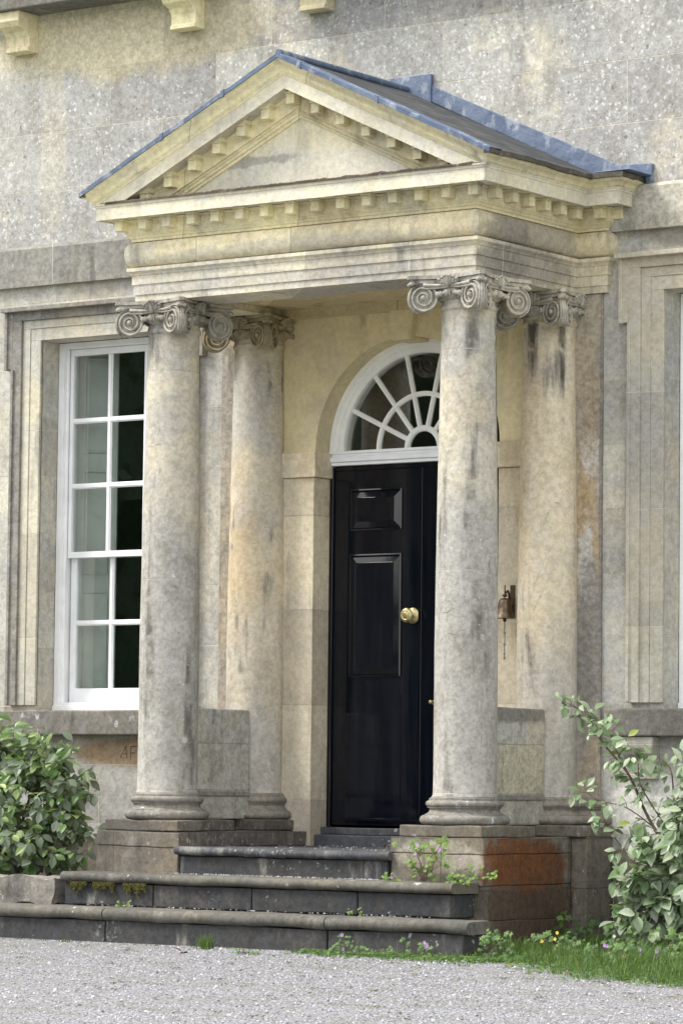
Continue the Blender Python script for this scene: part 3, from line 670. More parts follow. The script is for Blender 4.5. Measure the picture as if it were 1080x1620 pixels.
# inner face of the beams
for x0, x1, y0, y1 in ((-A+.33, A-.33, -D+.33, -D+.34), (-A+.33, -A+.34, -D+.34, 0), (A-.34, A-.33, -D+.34, 0)):
    ar.box(x0, x1, y0, y1, Z0+.001, 4.16)
link('architrave', ar, 'arch', por)
fr = MB()
pulv = [(-.02, 4.252)]+[(.004+.050*math.sin(PI*t/10)**.8, 4.258+.16*(1-math.cos(PI*t/10))/2) for t in range(11)]+[(-.02, 4.424)]
fr.sweep(EP, pulv, .2); link('frieze', fr, 'frieze', por, smooth=30)
co = MB()
co.sweep(EP, [(-.02, 4.420), (.020, 4.420), (.020, 4.436), (.028, 4.440), (.034, 4.452), (.046, 4.462), (.046, 4.468), (.052, 4.470), (.052, 4.545), (.060, 4.548), (.066, 4.556)], .2)
CO = link('cornice', co, 'cornice', por)
cr_ = MB(); cr_.sweep(EP, [(.05, 4.560), (.170, 4.560), (.172, 4.552), (.183, 4.552), (.183, 4.628), (.188, 4.630), (.190, 4.642), (.196, 4.644), (.196, 4.654), (-.02, 4.662)], .12); cr_.wear(.0012, 8)
link('corona', cr_, 'corona', CO)
# dark lichen crust lying on the front ledge
cu = MB()
nseg = 160
tops = []
for i in range(nseg+1):
    x = -1.40+2.80*i/nseg; h_ = 4.656+.005+.007*noise.noise(Vector((x*9, 1, 2)))+.006*noise.noise(Vector((x*40, 4, 2)))
    tops.append([cu.bm.verts.new((x, y, z)) for y, z in ((-D-.199, 4.645), (-D-.200, h_-.004), (-D-.19, h_+.004), (-D-.10, h_+.007+.006*noise.noise(Vector((x*20, 7, 2)))), (-D+.02, h_))])
for P, Q in zip(tops, tops[1:]):
    for j in range(4): cu.bm.faces.new((P[j], Q[j], Q[j+1], P[j+1]))
link('lichen_crust', cu, 'crust', CO)
# dentils
def dentil_mesh():
    d = MB(); d.box(-.031, .031, -.068, 0, -.05, .012); d.box(-.037, .037, -.076, 0, .0125, .026)
    return d
D0 = None
def dentil(x, y, z, rz):
    global D0
    if D0 is None:
        D0 = link('dentil', dentil_mesh(), 'cornice', CO, bevel=.003, origin=(0, 0, 0)); o_ = D0
    else: o_ = D0.copy(); C.objects.link(o_)
    o_.parent = CO; o_.location = Vector((x, y, z))-WORLD[CO]; o_.rotation_euler = (0, 0, rz); return o_
nD = 15
for i in range(nD):
    dentil(-1.352+2*1.352*i/(nD-1), -D-.052, 4.534, 0)
for s_ in (-1, 1):
    for i in range(6): dentil(s_*(A+.052), -D+.075+.182*i*1.0, 4.534, s_*PI/2)
    dentil(s_*(A+.225), -R-.052, 4.534, 0); dentil(s_*(B+.052), -R+.005, 4.534, s_*PI/2)
# ceiling
ce = MB(); ce.box(-A+.345, A-.345, -D+.345, -.075, 4.085, 4.12); ce.box(-A+.345, A-.345, -.075, .0, 4.028, 4.10); link('ceiling', ce, 'soffit', por)
# pediment
SL = .47
ZB = 4.662
pd = MB(); tz = 5.13
xe = (tz-ZB)/SL
pd.prism([(-xe, ZB), (xe, ZB), (0, tz)], 'y', -D, -D+.2)
PD = link('pediment', pd, 'tymp', por)
def rake(q, prof, ext=None, seg=14):
    rows = []
    for sg in (-1, 1):
        pass
    cols = []
    for o_, h in prof:
        x_end = (h-ZB)/SL if o_ < .184 else A+o_
        x_end = min(x_end, A+o_+.0) if o_ >= .184 else x_end
        cols.append([q.bm.verts.new((x_end*t, -D-o_, h-SL*abs(x_end*t))) for t in [-1+2*i/(2*seg) for i in range(2*seg+1)]])
    for P, Q in zip(cols, cols[1:]):
        for i in range(len(P)-1): q.bm.faces.new((P[i], P[i+1], Q[i+1], Q[i]))
rb = MB()
rake(rb, [(0, 5.095), (.010, 5.098), (.012, 5.115), (.022, 5.120), (.026, 5.135), (.036, 5.142), (.036, 5.150), (.052, 5.153), (.052, 5.240), (.058, 5.243), (.062, 5.262)])
link('raking_bed_moulding', rb, 'cornice', PD)
rc = MB()
rake(rc, [(.05, 5.262), (.172, 5.262), (.174, 5.254), (.1838, 5.254)]); 
def rake2(q, prof, seg=24):
    cols = []
    for o_, h, xe_ in prof: cols.append([q.bm.verts.new((xe_*t, -D-o_, h-SL*abs(xe_*t))) for t in [-1+i/seg for i in range(2*seg+1)]])
    for P, Q in zip(cols, cols[1:]):
        for i in range(len(P)-1): q.bm.faces.new((P[i], P[i+1], Q[i+1], Q[i]))
rake2(rc, [(.1838, 5.254, 1.262), (.1842, 5.340, 1.445)])
rc.wear(.0008, 8)
link('raking_corona', rc, 'corona', PD)
cy = MB()
cyp = [(.184, 5.339), (.190, 5.343), (.194, 5.354), (.200, 5.357), (.200, 5.362), (.206, 5.366), (.209, 5.378), (.216, 5.392), (.228, 5.404), (.240, 5.412), (.246, 5.422), (.252, 5.424), (.252, 5.436)]
rake2(cy, [(o_, h, 1.455 if i == 0 else A+o_) for i, (o_, h) in enumerate(cyp)])
link('raking_moulding', cy, 'cornice', PD, smooth=35)
# side cyma (returns along the flanks and round the breaks)
SP = {1: [(A, -D), (A, -R), (B, -R), (B, .01)], -1: [(-B, .01), (-B, -R), (-A, -R), (-A, -D)]}
for s_ in (1, -1):
    q = MB(); q.sweep(SP[s_], [(.184, 4.655)]+[(o_, h-SL*(A+o_)) for o_, h in cyp[1:]]+[(.10, 4.72)], .15)
    # mitre the front end to the rake: shift vertices of the front row forward by their own offset
    for v in q.bm.verts:
        if abs(v.co.y+D) < .002: v.co.y = -D-(abs(v.co.x)-A)
    link('side_moulding', q, 'cornice', CO, smooth=35)
# raking dentils
for s_ in (-1, 1):
    for i in range(0 if s_ < 0 else 1, 7):
        x = s_*.191*i
        d = D0.copy(); C.objects.link(d); d.parent = PD
        z = 5.262-SL*abs(x)-.026*1.0-.004
        if i == 0: z -= .012
        d.location = Vector((x, -D-.052, z))-WORLD[PD]; d.scale = (1, 1.05, 1.0)
        # blocks hang plumb under a sloping soffit: a wedge on top closes the gap
        wv = MB(); wv.prism([(x-.037, z+.02), (x+.037, z+.02), (x+.037, 5.264-SL*abs(x+.037)), (x-.037, 5.264-SL*abs(x-.037))], 'y', -D-.13, -D-.05)
        link('dentil_cap', wv, 'cornice', PD)
# roof
rf = MB()
def zr(x): return 5.442-SL*abs(x)
for s_ in (-1, 1):
    e = A+.262
    n_ = 20
    rows = []
    for i in range(n_+1):
        x = s_*e*i/n_; sag = .004*math.sin(i*1.7)
        rows.append([rf.bm.verts.new((x, y, zr(x)+.012+.005*noise.noise(Vector((x*6, y*6, 0))))) for y in (-D-.15, -.9, -.6, -.3, 0)])
    for P, Q in zip(rows, rows[1:]):
        for j in range(4): rf.bm.faces.new((P[j], Q[j], Q[j+1], P[j+1]))
RF = link('roof', rf, 'slate', por)
for s_ in (-1, 1):
    q = MB(); e = A+.252
    pth = [(s_*(A+.0), -D-.26+.0), (s_*A, -R)] 
    # slate edge along the eave, front to wall, stepping out over the break
    xa, xb = sorted((s_*(e-.03), s_*(e+.02)))
    q.blk(xa, xb, -D-.255, -R-.20, zr(e)-.012, zr(e)+.016, .03)
    xa, xb = sorted((s_*(e-.03), s_*(B+.262))); q.blk(xa, xb, -R-.27, 0, zr(e)-.014, zr(e)+.018, .03)
    q.wear(.006, 14); link('slate_edge', q, 'slate_edge', RF)
# lead: verge strips
ld = MB()
cols = []
for o_, h, xx in ((.252, 5.436, A+.252), (.262, 5.434, A+.264), (.264, 5.462, A+.266), (.250, 5.468, A+.266), (.13, 5.468, A+.266), (.125, 5.450, A+.262)):
    row = []
    for i in range(49):
        t = -1+i/24; x = xx*t
        row.append(ld.bm.verts.new((x, -D-o_+.003*noise.noise(Vector((x*5, h*9, 1))), h-SL*abs(x)+.006*noise.noise(Vector((x*5, h*9, 5))))))
    cols.append(row)
for P, Q in zip(cols, cols[1:]):
    for i in range(48): ld.bm.faces.new((P[i], P[i+1], Q[i+1], Q[i]))
for xj in (-.9, -.42, .17, .75):     # laps
    ld.prism([(xj-.012, 5.428-SL*abs(xj-.012)), (xj+.012, 5.428-SL*abs(xj+.012)), (xj+.012, 5.471-SL*abs(xj+.012)), (xj-.012, 5.471-SL*abs(xj-.012))], 'y', -D-.2665, -D-.13)
link('lead_verge', ld, 'lead', RF)
# lead: upstand flashing against the wall
q = MB()
q.prism([(.185, 5.370), (.185, 5.475), (.60, 5.285), (1.10, 5.055), (1.605, 4.822), (1.60, 4.74), (1.5, 4.745)], 'y', -.022, .0)
q.prism([(-.135, 5.38), (.188, 5.36), (.188, 5.552), (-.135, 5.552)], 'y', -.030, .0)
q.prism([(1.598, 4.735), (1.598, 4.826), (1.838, 4.815), (1.838, 4.69), (1.80, 4.69), (1.79, 4.735)], 'y', -.034, .0)
q.box(1.60, 1.84, -.30, -.034, 4.738, 4.744)
q.prism([(-.135, 5.37), (-.135, 5.475), (-.60, 5.27), (-1.605, 4.80), (-1.838, 4.80), (-1.838, 4.70), (-1.5, 4.72)], 'y', -.020, .0)
link('lead_flashing', q, 'lead', RF, bevel=.004)
# ridge lead roll
q = MB(); q.tube([(0, -D-.25, 5.468), (0, -.02, 5.468)], .022, 12); link('lead_ridge', q, 'lead', RF, smooth=50)

# columns
ZA = 3.842          # astragal
def shaft_profile():
    pr = []
    for i in range(25):
        t = i/24; z = .925+(3.82-.925)*t; r = .190-.027*max(0, (t-.30)/.70)**1.35
        pr.append((r, z))
    return [(.203, .905), (.197, .912), (.192, .925)]+pr[1:]+[(.163, 3.826), (.170, 3.832), (.1745, 3.842), (.1745, 3.852), (.169, 3.860), (.165, 3.868), (.165, 3.90)]
def base_profile():
    def tor(r, z0, z1, b, n=8): return [(r+b*math.sin(PI*i/n), z0+(z1-z0)*(1-math.cos(PI*i/n))/2) for i in range(n+1)]
    return [(.0, .742), (.240, .742)]+tor(.240, .745, .802, .030)+[(.240, .806), (.232, .808), (.216, .818), (.210, .832), (.214, .842), (.224, .846), (.224, .850)]+tor(.216, .850, .888, .018)+[(.214, .890), (.214, .902), (.205, .904), (.198, .914)]
def volute_capital():
    q = MB(); zv, Rv = 3.897, .086
    # echinus with eggs
    q.lathe([(.160, 3.885), (.176, 3.892), (.196, 3.91), (.206, 3.93), (.208, 3.948), (.200, 3.955), (.214, 3.957), (.214, 3.966), (.19, 3.97), (.17, 3.995)], n=48)
    for i in range(20):
        a = 2*PI*(i+.5)/20; d = Vector((math.cos(a), math.sin(a), 0))
        q.ell(d*.207+Vector((0, 0, 3.927)), (.013, .019, .023), Matrix.Rotation(a, 3, 'Z'), 10, 7)
        a2 = 2*PI*i/20; d = Vector((math.cos(a2), math.sin(a2), 0)); q.ell(d*.210+Vector((0, 0, 3.925)), (.007, .0045, .024), Matrix.Rotation(a2, 3, 'Z'), 6, 5)
    # abacus, concave sides
    def aba(z0, z1, half, sag, cut):
        pts = []
        for k in range(4):
            a = PI/4+k*PI/2
            c0 = Matrix.Rotation(k*PI/2, 3, 'Z')
            P = []
            for i in range(13):
                t = -1+2*i/12; P.append(c0 @ Vector((t*(half-cut), -(half-sag*(1-t*t)), 0)))
            pts += [(p.x, p.y) for p in P]
        q.prism(pts, 'z', z0, z1)
    aba(3.988, 4.010, .268, .062, .020); aba(4.012, 4.034, .280, .060, .024)
    # corner volutes: two curling faces meeting at an edge
    for k in range(4):
        az = -PI/4+k*PI/2
        dg = Vector((math.cos(az), math.sin(az), 0)); sd_ = Vector((-dg.y, dg.x, 0))
        rims = []
        for side in (-1, 1):
            na = az+side*math.radians(65)
            nrm = Vector((math.cos(na), math.sin(na), 0))
            t = dg-nrm*dg.dot(nrm); t.normalize()
            edge = dg*.368+sd_*side*.016
            c = edge-t*Rv+Vector((0, 0, zv))
            # disc face (slightly dished)
            n_ = 28; rim = [c+(t*math.cos(2*PI*i/n_)+Vector((0, 0, 1))*math.sin(2*PI*i/n_))*Rv for i in range(n_)]
            rv = [q.bm.verts.new(p) for p in rim]; iv = [q.bm.verts.new(c+(p-c)*.9-nrm*.013) for p in rim]
            cc = q.bm.verts.new(c-nrm*.004)
            for i in range(n_):
                j = (i+1) % n_; q.bm.faces.new((rv[i], rv[j], iv[j], iv[i])); q.bm.faces.new((iv[i], iv[j], cc))
            rims.append(rv)
            # spiral fillet
            turns = 2.6; K = 64; pts = []; rad = []
            for i in range(K+1):
                f = i/K; r_ = Rv*(.95*(1-f)**1.0+.10); ang = PI/2+PI*.15 - (-1)*0 + f*turns*2*PI
                ang = PI*.62+f*turns*2*PI
                pts.append(c+(t*math.cos(ang)+Vector((0, 0, 1))*math.sin(ang))*min(r_, Rv*.96)+nrm*.001); rad.append(.0088*(1-.50*f))
            q.tube(pts, rad, 7)
            q.ell(c+nrm*.006, (.016, .016, .016), None, 10, 7)
            # band running from the volute back to the middle of its face
            fa = az+side*PI/4*1.0
            fcv = Vector((math.cos(fa), math.sin(fa), 0))
            tp = c+Vector((0, 0, Rv*.90)); mid = fcv*.205+Vector((0, 0, 3.972))
            q.tube([tp-t*.0, tp.lerp(mid, .5)-Vector((0, 0, .004)), mid], [.013, .012, .010], 8)
            q.tube([tp+Vector((0, 0, -.020)), tp.lerp(mid, .5)-Vector((0, 0, .020)), mid-Vector((0, 0, .012))], [.007, .007, .006], 8)
            # palmette where the volute meets the echinus
            for u in range(3):
                pp = c.lerp(fcv*.20+Vector((0, 0, 3.93)), .52+.12*u)+nrm*.004; q.ell(pp, (.014, .014, .020-.004*u), None, 8, 6)
        n_ = 28
        for i in range(n_):
            j = (i+1) % n_; q.bm.faces.new((rims[0][i], rims[0][j], rims[1][j], rims[1][i]))
        # ribs down the outer edge
        for off in (-.012, 0, .012):
            pts = []
            for i in range(15):
                a = -PI*.45+PI*.95*i/14
                pts.append(dg*(.368-Rv*.82+ (Rv*.86)*math.cos(a))+sd_*off*1.1+Vector((0, 0, zv+Rv*math.sin(a))))
            q.tube(pts, .006 if off else .009, 6)
        # leaf curling under the abacus corner
        q.ell(dg*.33+Vector((0, 0, 3.985)), (.045, .030, .016), Matrix.Rotation(az, 3, 'Z'), 10, 7)
        for s2 in (-1, 1): q.ell(dg*.36+sd_*s2*.022+Vector((0, 0, 3.982)), (.018, .014, .014), Matrix.Rotation(az, 3, 'Z'), 8, 6)
    # central acanthus on each face
    for k in range(4):
        fa = k*PI/2; f = Vector((math.cos(fa), math.sin(fa), 0)); sdv = Vector((-f.y, f.x, 0))
        for u, hh, ww in ((-.055, .018, .014), (-.034, .030, .014), (-.014, .038, .013), (.014, .038, .013), (.034, .030, .014), (.055, .018, .014)):
            q.ell(f*(.226-.14*abs(u))+sdv*u+Vector((0, 0, 3.985+hh*.35)), (.017, ww, hh), Matrix.Rotation(fa, 3, 'Z') @ Matrix.Rotation(.35, 3, 'Y') @ Matrix.Rotation(-u*9, 3, 'X'), 8, 7)
            q.ell(f*(.243-.14*abs(u))+sdv*u*1.15+Vector((0, 0, 3.985+hh*1.05)), (.012, .010, .009), None, 7, 5)
        q.ell(f*.232+Vector((0, 0, 3.995)), (.020, .010, .045), Matrix.Rotation(fa, 3, 'Z'), 8, 6)
    return q
col0 = None
def column(x, y, mat, cmat, bmat, seed, label):
    s = MB().lathe(shaft_profile(), n=64)
    for v in s.bm.verts:
        v.co.xy += Vector((noise.noise(v.co*4+Vector((seed*9, 0, 0))), noise.noise(v.co*4+Vector((0, seed*9, 7)))))*.0012
    o_ = link('column', s, mat, por, smooth=30, origin=(0, 0, .9)); o_.location = Vector((x, y, .9))-WORLD[por]; WORLD[o_] = Vector((0, 0, .9))
    o_['label'] = label
    b_ = MB().lathe(base_profile(), n=64)
    for v in b_.bm.verts:
        n1 = noise.noise(v.co*9+Vector((seed*9, 0, 0)))*.003; v.co.xy *= (1+n1*2)
        v.co.z += noise.noise(v.co*7+Vector((seed*3, 2, 0)))*.002
    link('column_base', b_, bmat, o_, smooth=35, origin=(0, 0, .742))
    global CAPM
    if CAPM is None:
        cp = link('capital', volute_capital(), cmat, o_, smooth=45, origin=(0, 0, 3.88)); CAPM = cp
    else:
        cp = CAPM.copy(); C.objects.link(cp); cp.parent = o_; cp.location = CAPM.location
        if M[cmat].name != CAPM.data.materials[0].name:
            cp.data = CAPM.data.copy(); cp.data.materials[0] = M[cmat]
    return o_
CAPM = None
column(-CX, -CE, 'column', 'capital', 'base', 1, 'front left column, grey at its foot')
column(CX, -CE, 'column', 'capital', 'base', 2, 'front right column beside the door')
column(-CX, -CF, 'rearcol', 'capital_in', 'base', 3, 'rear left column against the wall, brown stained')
column(CX, -CF, 'rearcol', 'capital', 'base', 4, 'rear right column against the wall, streaked grey')
# wall pilasters behind the rear columns
for s_ in (-1, 1):
    q = MB(); a, b = sorted((s_*1.02, s_*1.482)); q.blk(a, b, -.020, .01, .90, 4.034, .12); q.wear(.0018, 8)
    P_ = link('pilaster', q, 'pilaster', por, bevel=.003)
    q = MB(); pth = [(1.06, -.02), (1.482, -.02), (1.482, .01)]
    if s_ < 0: pth = [(-1.482, .01), (-1.482, -.02), (-1.06, -.02)]
    pr = [(0, .915)]+[(r-.190, z) for r, z in base_profile()[::-1] if r > .1][:-1]+[(.078, .742), (-.02, .742)]
    q.sweep(pth, pr, .1); q.wear(.0015, 8); link('pilaster_base', q, 'base', P_, smooth=35)
# low screen walls between front and rear columns
for s_ in (-1, 1):
    xo = s_*1.131
    q = MB(); q.blk(xo-.105, xo+.105, -.86, -.262, .742, 1.452, .07); q.wear(.003, 6)
    W_ = link('screen_wall', q, 'dado', por, bevel=.012)
    q = MB(); q.blk(xo-.118, xo+.118, -.85, -.272, .892, .925, .07); q.wear(.002, 6); link('screen_wall_moulding', q, 'base', W_, bevel=.006)
# piers
for s_ in (-1, 1):
    a, b = sorted((s_*.80, s_*1.462))
    q = MB(); 
    q.blk(a, b, -1.282, 0, .575, .669, .05); q.blk(a+.004, b-.004, -1.278, 0, .392, .574, .05); q.blk(a+(.02 if s_ < 0 else .0), b-(.0 if s_ < 0 else .006), -1.272, 0, .19, .391, .05)
    q.blk(a, b-(-.01 if s_ > 0 else 0), -1.26, 0, -.05, .189, .05)
    a2, b2 = sorted((s_*1.462, s_*1.572)); q.blk(a2, b2, -.315, 0, -.05, .669, .05)
    if s_ < 0: q.blk(-.80, -.745, -.16, 0, .575, .668, .05)
    q.wear(.005, 7, 2.3)
    PR = link('pier', q, 'pier', por, bevel=.006)
    a, b = sorted((s_*.838, s_*1.424))
    q = MB(); q.blk(a, b, -1.245, -.66, .672, .741, .04); q.wear(.005, 8); link('plinth_slab', q, 'pier', PR, bevel=.008)
    a, b = sorted((s_*.85, s_*1.572))
    q = MB(); q.blk(a, b, -.345, 0, .672, .741, .04); q.wear(.004, 8); link('plinth_slab', q, 'pier', PR, bevel=.008)
# landing
q = MB().blk(-.80, .80, -1.25, .03, .40, .576, .1); q.wear(.003, 6); link('landing', q, 'step_top', por)

# ================================================================== STEPS
steps = thing('entrance_steps', (0, -1.6, 0), 'three dark worn stone steps with rounded nosings leading up to the black door', 'steps')
def nosed(x0, x1, y0, y1, ztop, th, rnd, joints, side=(0, 0), zb=0):
    """row of slabs with a round nose; joints = x of the breaks"""
    q = MB(); cuts = [x0]+joints+[x1]
    prof = [(0, ztop-th)]+[( -th/2*math.sin(PI*i/8)*1.0, ztop-th+th*(1-math.cos(PI*i/8))/2) for i in range(1, 9)]
    for a, b in zip(cuts, cuts[1:]):
        a += .004; b -= .004
        n_ = max(2, round((b-a)/.05)); rows = []
        ofs = noise.noise(Vector((a*7, ztop*9, 3)))*.008
        for i in range(n_+1):
            x = a+(b-a)*i/n_
            fe = 0
            if side[1] and b > x1-.05: fe = max(0, (x-(x1-.06))/.06)
            if side[0] and a < x0+.05: fe = max(0, ((x0+.06)-x)/.06)
            rows.append([q.bm.verts.new((x, y0+ofs+.03*fe**2+py-(-th/2)+.0, z+noise.noise(Vector((x*3, 5, ztop*5)))*.005)) for py, z in prof]+[q.bm.verts.new((x, y1, ztop)), q.bm.verts.new((x, y1, ztop-th))])
        for P, Q in zip(rows, rows[1:]):
            for j in range(len(P)-1): q.bm.faces.new((P[j], Q[j], Q[j+1], P[j+1]))
        q.bm.faces.new(rows[0]); q.bm.faces.new(rows[-1])
    q.wear(.0035, 11, 3)
    return q
def step(x0, x1, yn, yb, z0, zt, th, jn, jr, mats, side=(0, 0)):
    rs = MB(); cuts = [x0+.03]+jr+[x1-.03]
    for a, b in zip(cuts, cuts[1:]): rs.blk(a+.005, b-.005, yn+.035+.006*random.random(), yb-.01, z0, zt-th-.004, .045)
    rs.wear(.004, 8, 2.5)
    o_ = link('step', rs, mats[0], steps, bevel=.006)
    no = link('nosing', nosed(x0, x1, yn, yb, zt, th, .02, jn, side), mats[1], o_, smooth=40)
    return o_
step(-3.6, 1.755, -1.92, -1.66, -.05, .212, .074, [-.885, .775], [-.885, .775], ('step', 'nosing'), (0, 1))
step(-1.545, 1.43, -1.565, -1.24, .212, .412, .062, [], [-.80, -.045, .74], ('step', 'nosing'), (1, 1))
step(-.812, .815, -1.325, -1.0, .410, .580, .052, [.0], [], ('step', 'step_top'))
# loose grit lying in the corners of the treads
q = MB()
for i in range(420):
    k = random.random()
    if k < .5: x, y, z = random.uniform(-.8, .8), random.uniform(-1.36, -1.30), .414
    elif k < .8: x, y, z = random.uniform(-1.3, 1.3), random.uniform(-1.62, -1.56), .214
    else: x, y, z = random.uniform(-.75, .75), random.uniform(-1.1, .02), .578
    r_ = random.uniform(.002, .006); qq = bmesh.ops.create_icosphere(q.bm, subdivisions=1, radius=r_)
    for v in qq['verts']: v.co = v.co*random.uniform(.7, 1.3)+Vector((x, y, z))
o = link('grit', q, 'pebble'); tag(o, 'fine pale grit caught along the backs of the stone steps', 'grit', kind='stuff')

# ================================================================== BELL
bell = thing('door_bell', (.80, -.10, 2.0), 'small dark bronze hanging bell on an iron bracket beside the right column', 'bell')
q = MB(); bx = .834
q.box(bx-.016, bx+.016, -.020, -.012, 2.03, 2.235); 
for zc in (2.215, 2.055): q.tube([(bx, -.019, zc), (bx, -.026, zc)], .006, 10)
pts = [(bx-.004, -.02, 2.07), (bx-.006, -.04, 2.13), (bx-.0, -.055, 2.175), (bx+.002, -.075, 2.195), (bx+.004, -.10, 2.185), (bx+.006, -.115, 2.165)]
q.tube(pts, [.009, .008, .008, .008, .007, .006], 8); q.tube([(bx+.006, -.115, 2.23), (bx+.006, -.115, 2.15)], .004, 8)
q.ell((bx+.006, -.115, 2.165), (.020, .012, .010), None, 8, 6)
link('bracket', q, 'iron', bell, smooth=40)
q = MB(); q.lathe([(.0, 2.146), (.018, 2.148), (.034, 2.138), (.040, 2.118), (.043, 2.085), (.050, 2.055), (.062, 2.030), (.064, 2.022), (.058, 2.022), (.04, 2.06), (.03, 2.12)], bx+.006, -.115, 32, cap=False); link('bell_body', q, 'bronze', bell, smooth=40)
q = MB(); q.tube([(bx+.006, -.115, 2.08), (bx+.006, -.115, 2.01)], .003, 6); q.ell((bx+.006, -.115, 2.012), (.012, .012, .013)); link('clapper', q, 'iron', bell, smooth=40)
q = MB(); pz = 2.0
pts = [(bx+.006+.002*math.sin(i*1.3), -.115, 2.0-.018*i) for i in range(14)]; q.tube(pts, .0035, 6)
for z_ in (1.93, 1.86, 1.80, 1.775): q.ell((bx+.006, -.115, z_), (.008, .008, .009), None, 8, 6)
link('bell_rope', q, plain('grey rope', (.22, .21, .19), .9), bell)

# ================================================================== PLANTS
def leafgeo(q, p, d, n, L_, W_, fold=.25, curl=.25):
    """pointed oval leaf from p along d, face normal about n"""
    d = d.normalized(); s_ = d.cross(n)
    if s_.length < 1e-4: s_ = d.cross(Vector((1, 0, .1)))
    s_.normalize(); n = s_.cross(d).normalized()
    st = [(0, .0), (.18, .55), (.42, 1.0), (.68, .82), (.88, .38), (1.0, .0)]
    ctr = [q.bm.verts.new(p+d*L_*t-n*(curl*L_*t*t)) for t, w_ in st]
    lf = [None]*6; rt_ = [None]*6
    for i in range(1, 5):
        t, w_ = st[i]; b = p+d*L_*t-n*(curl*L_*t*t)+n*(fold*W_*w_*.5)
        lf[i] = q.bm.verts.new(b+s_*W_*w_*.5); rt_[i] = q.bm.verts.new(b-s_*W_*w_*.5)
    for S_ in (lf, rt_):
        S_[0] = ctr[0]; S_[5] = ctr[5]
        for i in range(5):
            vs = [ctr[i], ctr[i+1], S_[i+1], S_[i]] if S_ is lf else [ctr[i], S_[i], S_[i+1], ctr[i+1]]
            u = []
            for v in vs:
                if v not in u: u.append(v)
            if len(u) > 2: q.bm.faces.new(u)
def rnd(a, b): return random.uniform(a, b)
def rdir(): 
    v = Vector((random.gauss(0, 1), random.gauss(0, 1), random.gauss(0, 1))); return v.normalized()
def spray(stems, leaves, p0, p1, n, L_, r0=.004, droop=.03, out=Vector((0, -1, .3)), tip=True):
    """one twig with alternate leaves"""
    k = 8; pts = []
    bend = rdir()*(p1-p0).length*.10
    for i in range(k+1):
        t = i/k; pts.append(p0.lerp(p1, t)+bend*math.sin(PI*t)-Vector((0, 0, droop*t*t)))
    stems.tube(pts, [r0*(1-.75*i/k) for i in range(k+1)], 5)
    for j in range(n):
        t = .18+.82*(j+rnd(0, .6))/n; t = min(t, 1); f = t*k; i = min(int(f), k-1); p = pts[i].lerp(pts[i+1], f-i)
        ax = (pts[i+1]-pts[i]).normalized(); sd_ = rdir(); sd_ = (sd_-ax*sd_.dot(ax)).normalized()
        d = (sd_*1.0+ax*.45+Vector((0, 0, -.55))+out*.25).normalized()
        nn = (Vector((0, 0, .75))+out*.9+rdir()*.55).normalized()
        l_ = L_*random.choice((rnd(.4, .8), rnd(.7, 1.2), rnd(.8, 1.25))); leafgeo(leaves, p+d*.012, d, nn, l_, l_*rnd(.52, .66), rnd(.1, .4), rnd(.05, .4))
def rmesh(): return MB()

# left shrub
shL = thing('shrub', (-2.75, -.75, 0), 'dense dark green broad-leaved shrub under the left window with a few yellow leaves', 'shrub')
st_, lv = MB(), MB(); root = Vector((-2.75, -.80, .28))
def blobpt(c, r): 
    while True:
        v = Vector((rnd(-1, 1), rnd(-1, 1), rnd(-1, 1)))
        if v.length < 1 and v.length > .35: return Vector((c[0]+v.x*r[0], c[1]+v.y*r[1], c[2]+v.z*r[2]))
blobs = [((-2.30, -.90, .86), (.42, .36, .40), 92), ((-2.68, -.85, 1.0), (.44, .40, .40), 70), ((-2.12, -.98, .62), (.30, .30, .26), 44), ((-2.5, -1.0, .62), (.36, .35, .28), 52), ((-3.1, -.8, .9), (.40, .4, .42), 30), ((-2.05, -.85, .98), (.16, .22, .17), 14), ((-2.45, -1.05, .42), (.28, .3, .12), 16), ((-2.25, -.88, 1.14), (.22, .22, .13), 30), ((-2.5, -.88, 1.22), (.25, .25, .12), 24)]
for c, r_, n_ in blobs:
    for _ in range(n_):
        tip = blobpt(c, r_); ctr = Vector(c)*.55+root*.45+Vector((0, 0, .12)); base_ = tip.lerp(ctr, rnd(.30, .50))
        spray(st_, lv, base_, tip, random.randint(8, 12), .076, .003, .03, Vector((.45, -.9, .3)))
for tip in [(-1.97, -.85, 1.25), (-2.2, -.9, 1.26), (-2.5, -.9, 1.36), (-1.88, -.85, 1.08), (-1.80, -.9, .72), (-2.7, -.85, 1.42), (-1.84, -.9, .52), (-1.90, -.9, .92), (-2.08, -.95, 1.12), (-2.35, -.9, 1.40), (-2.6, -.9, 1.46), (-1.78, -.9, .62), (-2.12, -.9, .36), (-2.35, -1.0, .33)]:
    t_ = Vector(tip)+rdir()*.03; spray(st_, lv, t_.lerp(root, .38), t_, 11, .085, .004, .02, Vector((.4, -.9, .3)))
for _ in range(46):
    a_ = rnd(-.5, PI*.75); rr_ = rnd(.98, 1.16); c_ = Vector((-2.42, -.92, .86)); t_ = c_+Vector((math.cos(a_)*.55*rr_, rnd(-.25, .1), math.sin(a_)*.50*rr_)); spray(st_, lv, t_.lerp(c_, .42), t_, random.randint(5, 8), .082, .003, .03, Vector((.4, -.7, .4)))
for c, r_, n_ in blobs:
    st_.tube([root, root.lerp(Vector(c), .5)+rdir()*.06, Vector(c)], [.016, .011, .006], 6)
for a_ in range(6):
    e = Vector((rnd(-2.9, -2.1), rnd(-1.2, -.8), rnd(.4, .6))); st_.tube([root+Vector((rnd(-.1, .1), 0, 0)), root.lerp(e, .5)+rdir()*.05, e], [.012, .008, .004], 6)
link('stems', st_, 'bark', shL); link('foliage', lv, 'leafL', shL)
# the bed's earth
q = MB().blk(-3.6, -1.60, -1.30, -.06, -.05, .30, .12); q.wear(.02, 5); o = link('soil_bed', q, 'soil'); o['kind'] = 'structure'

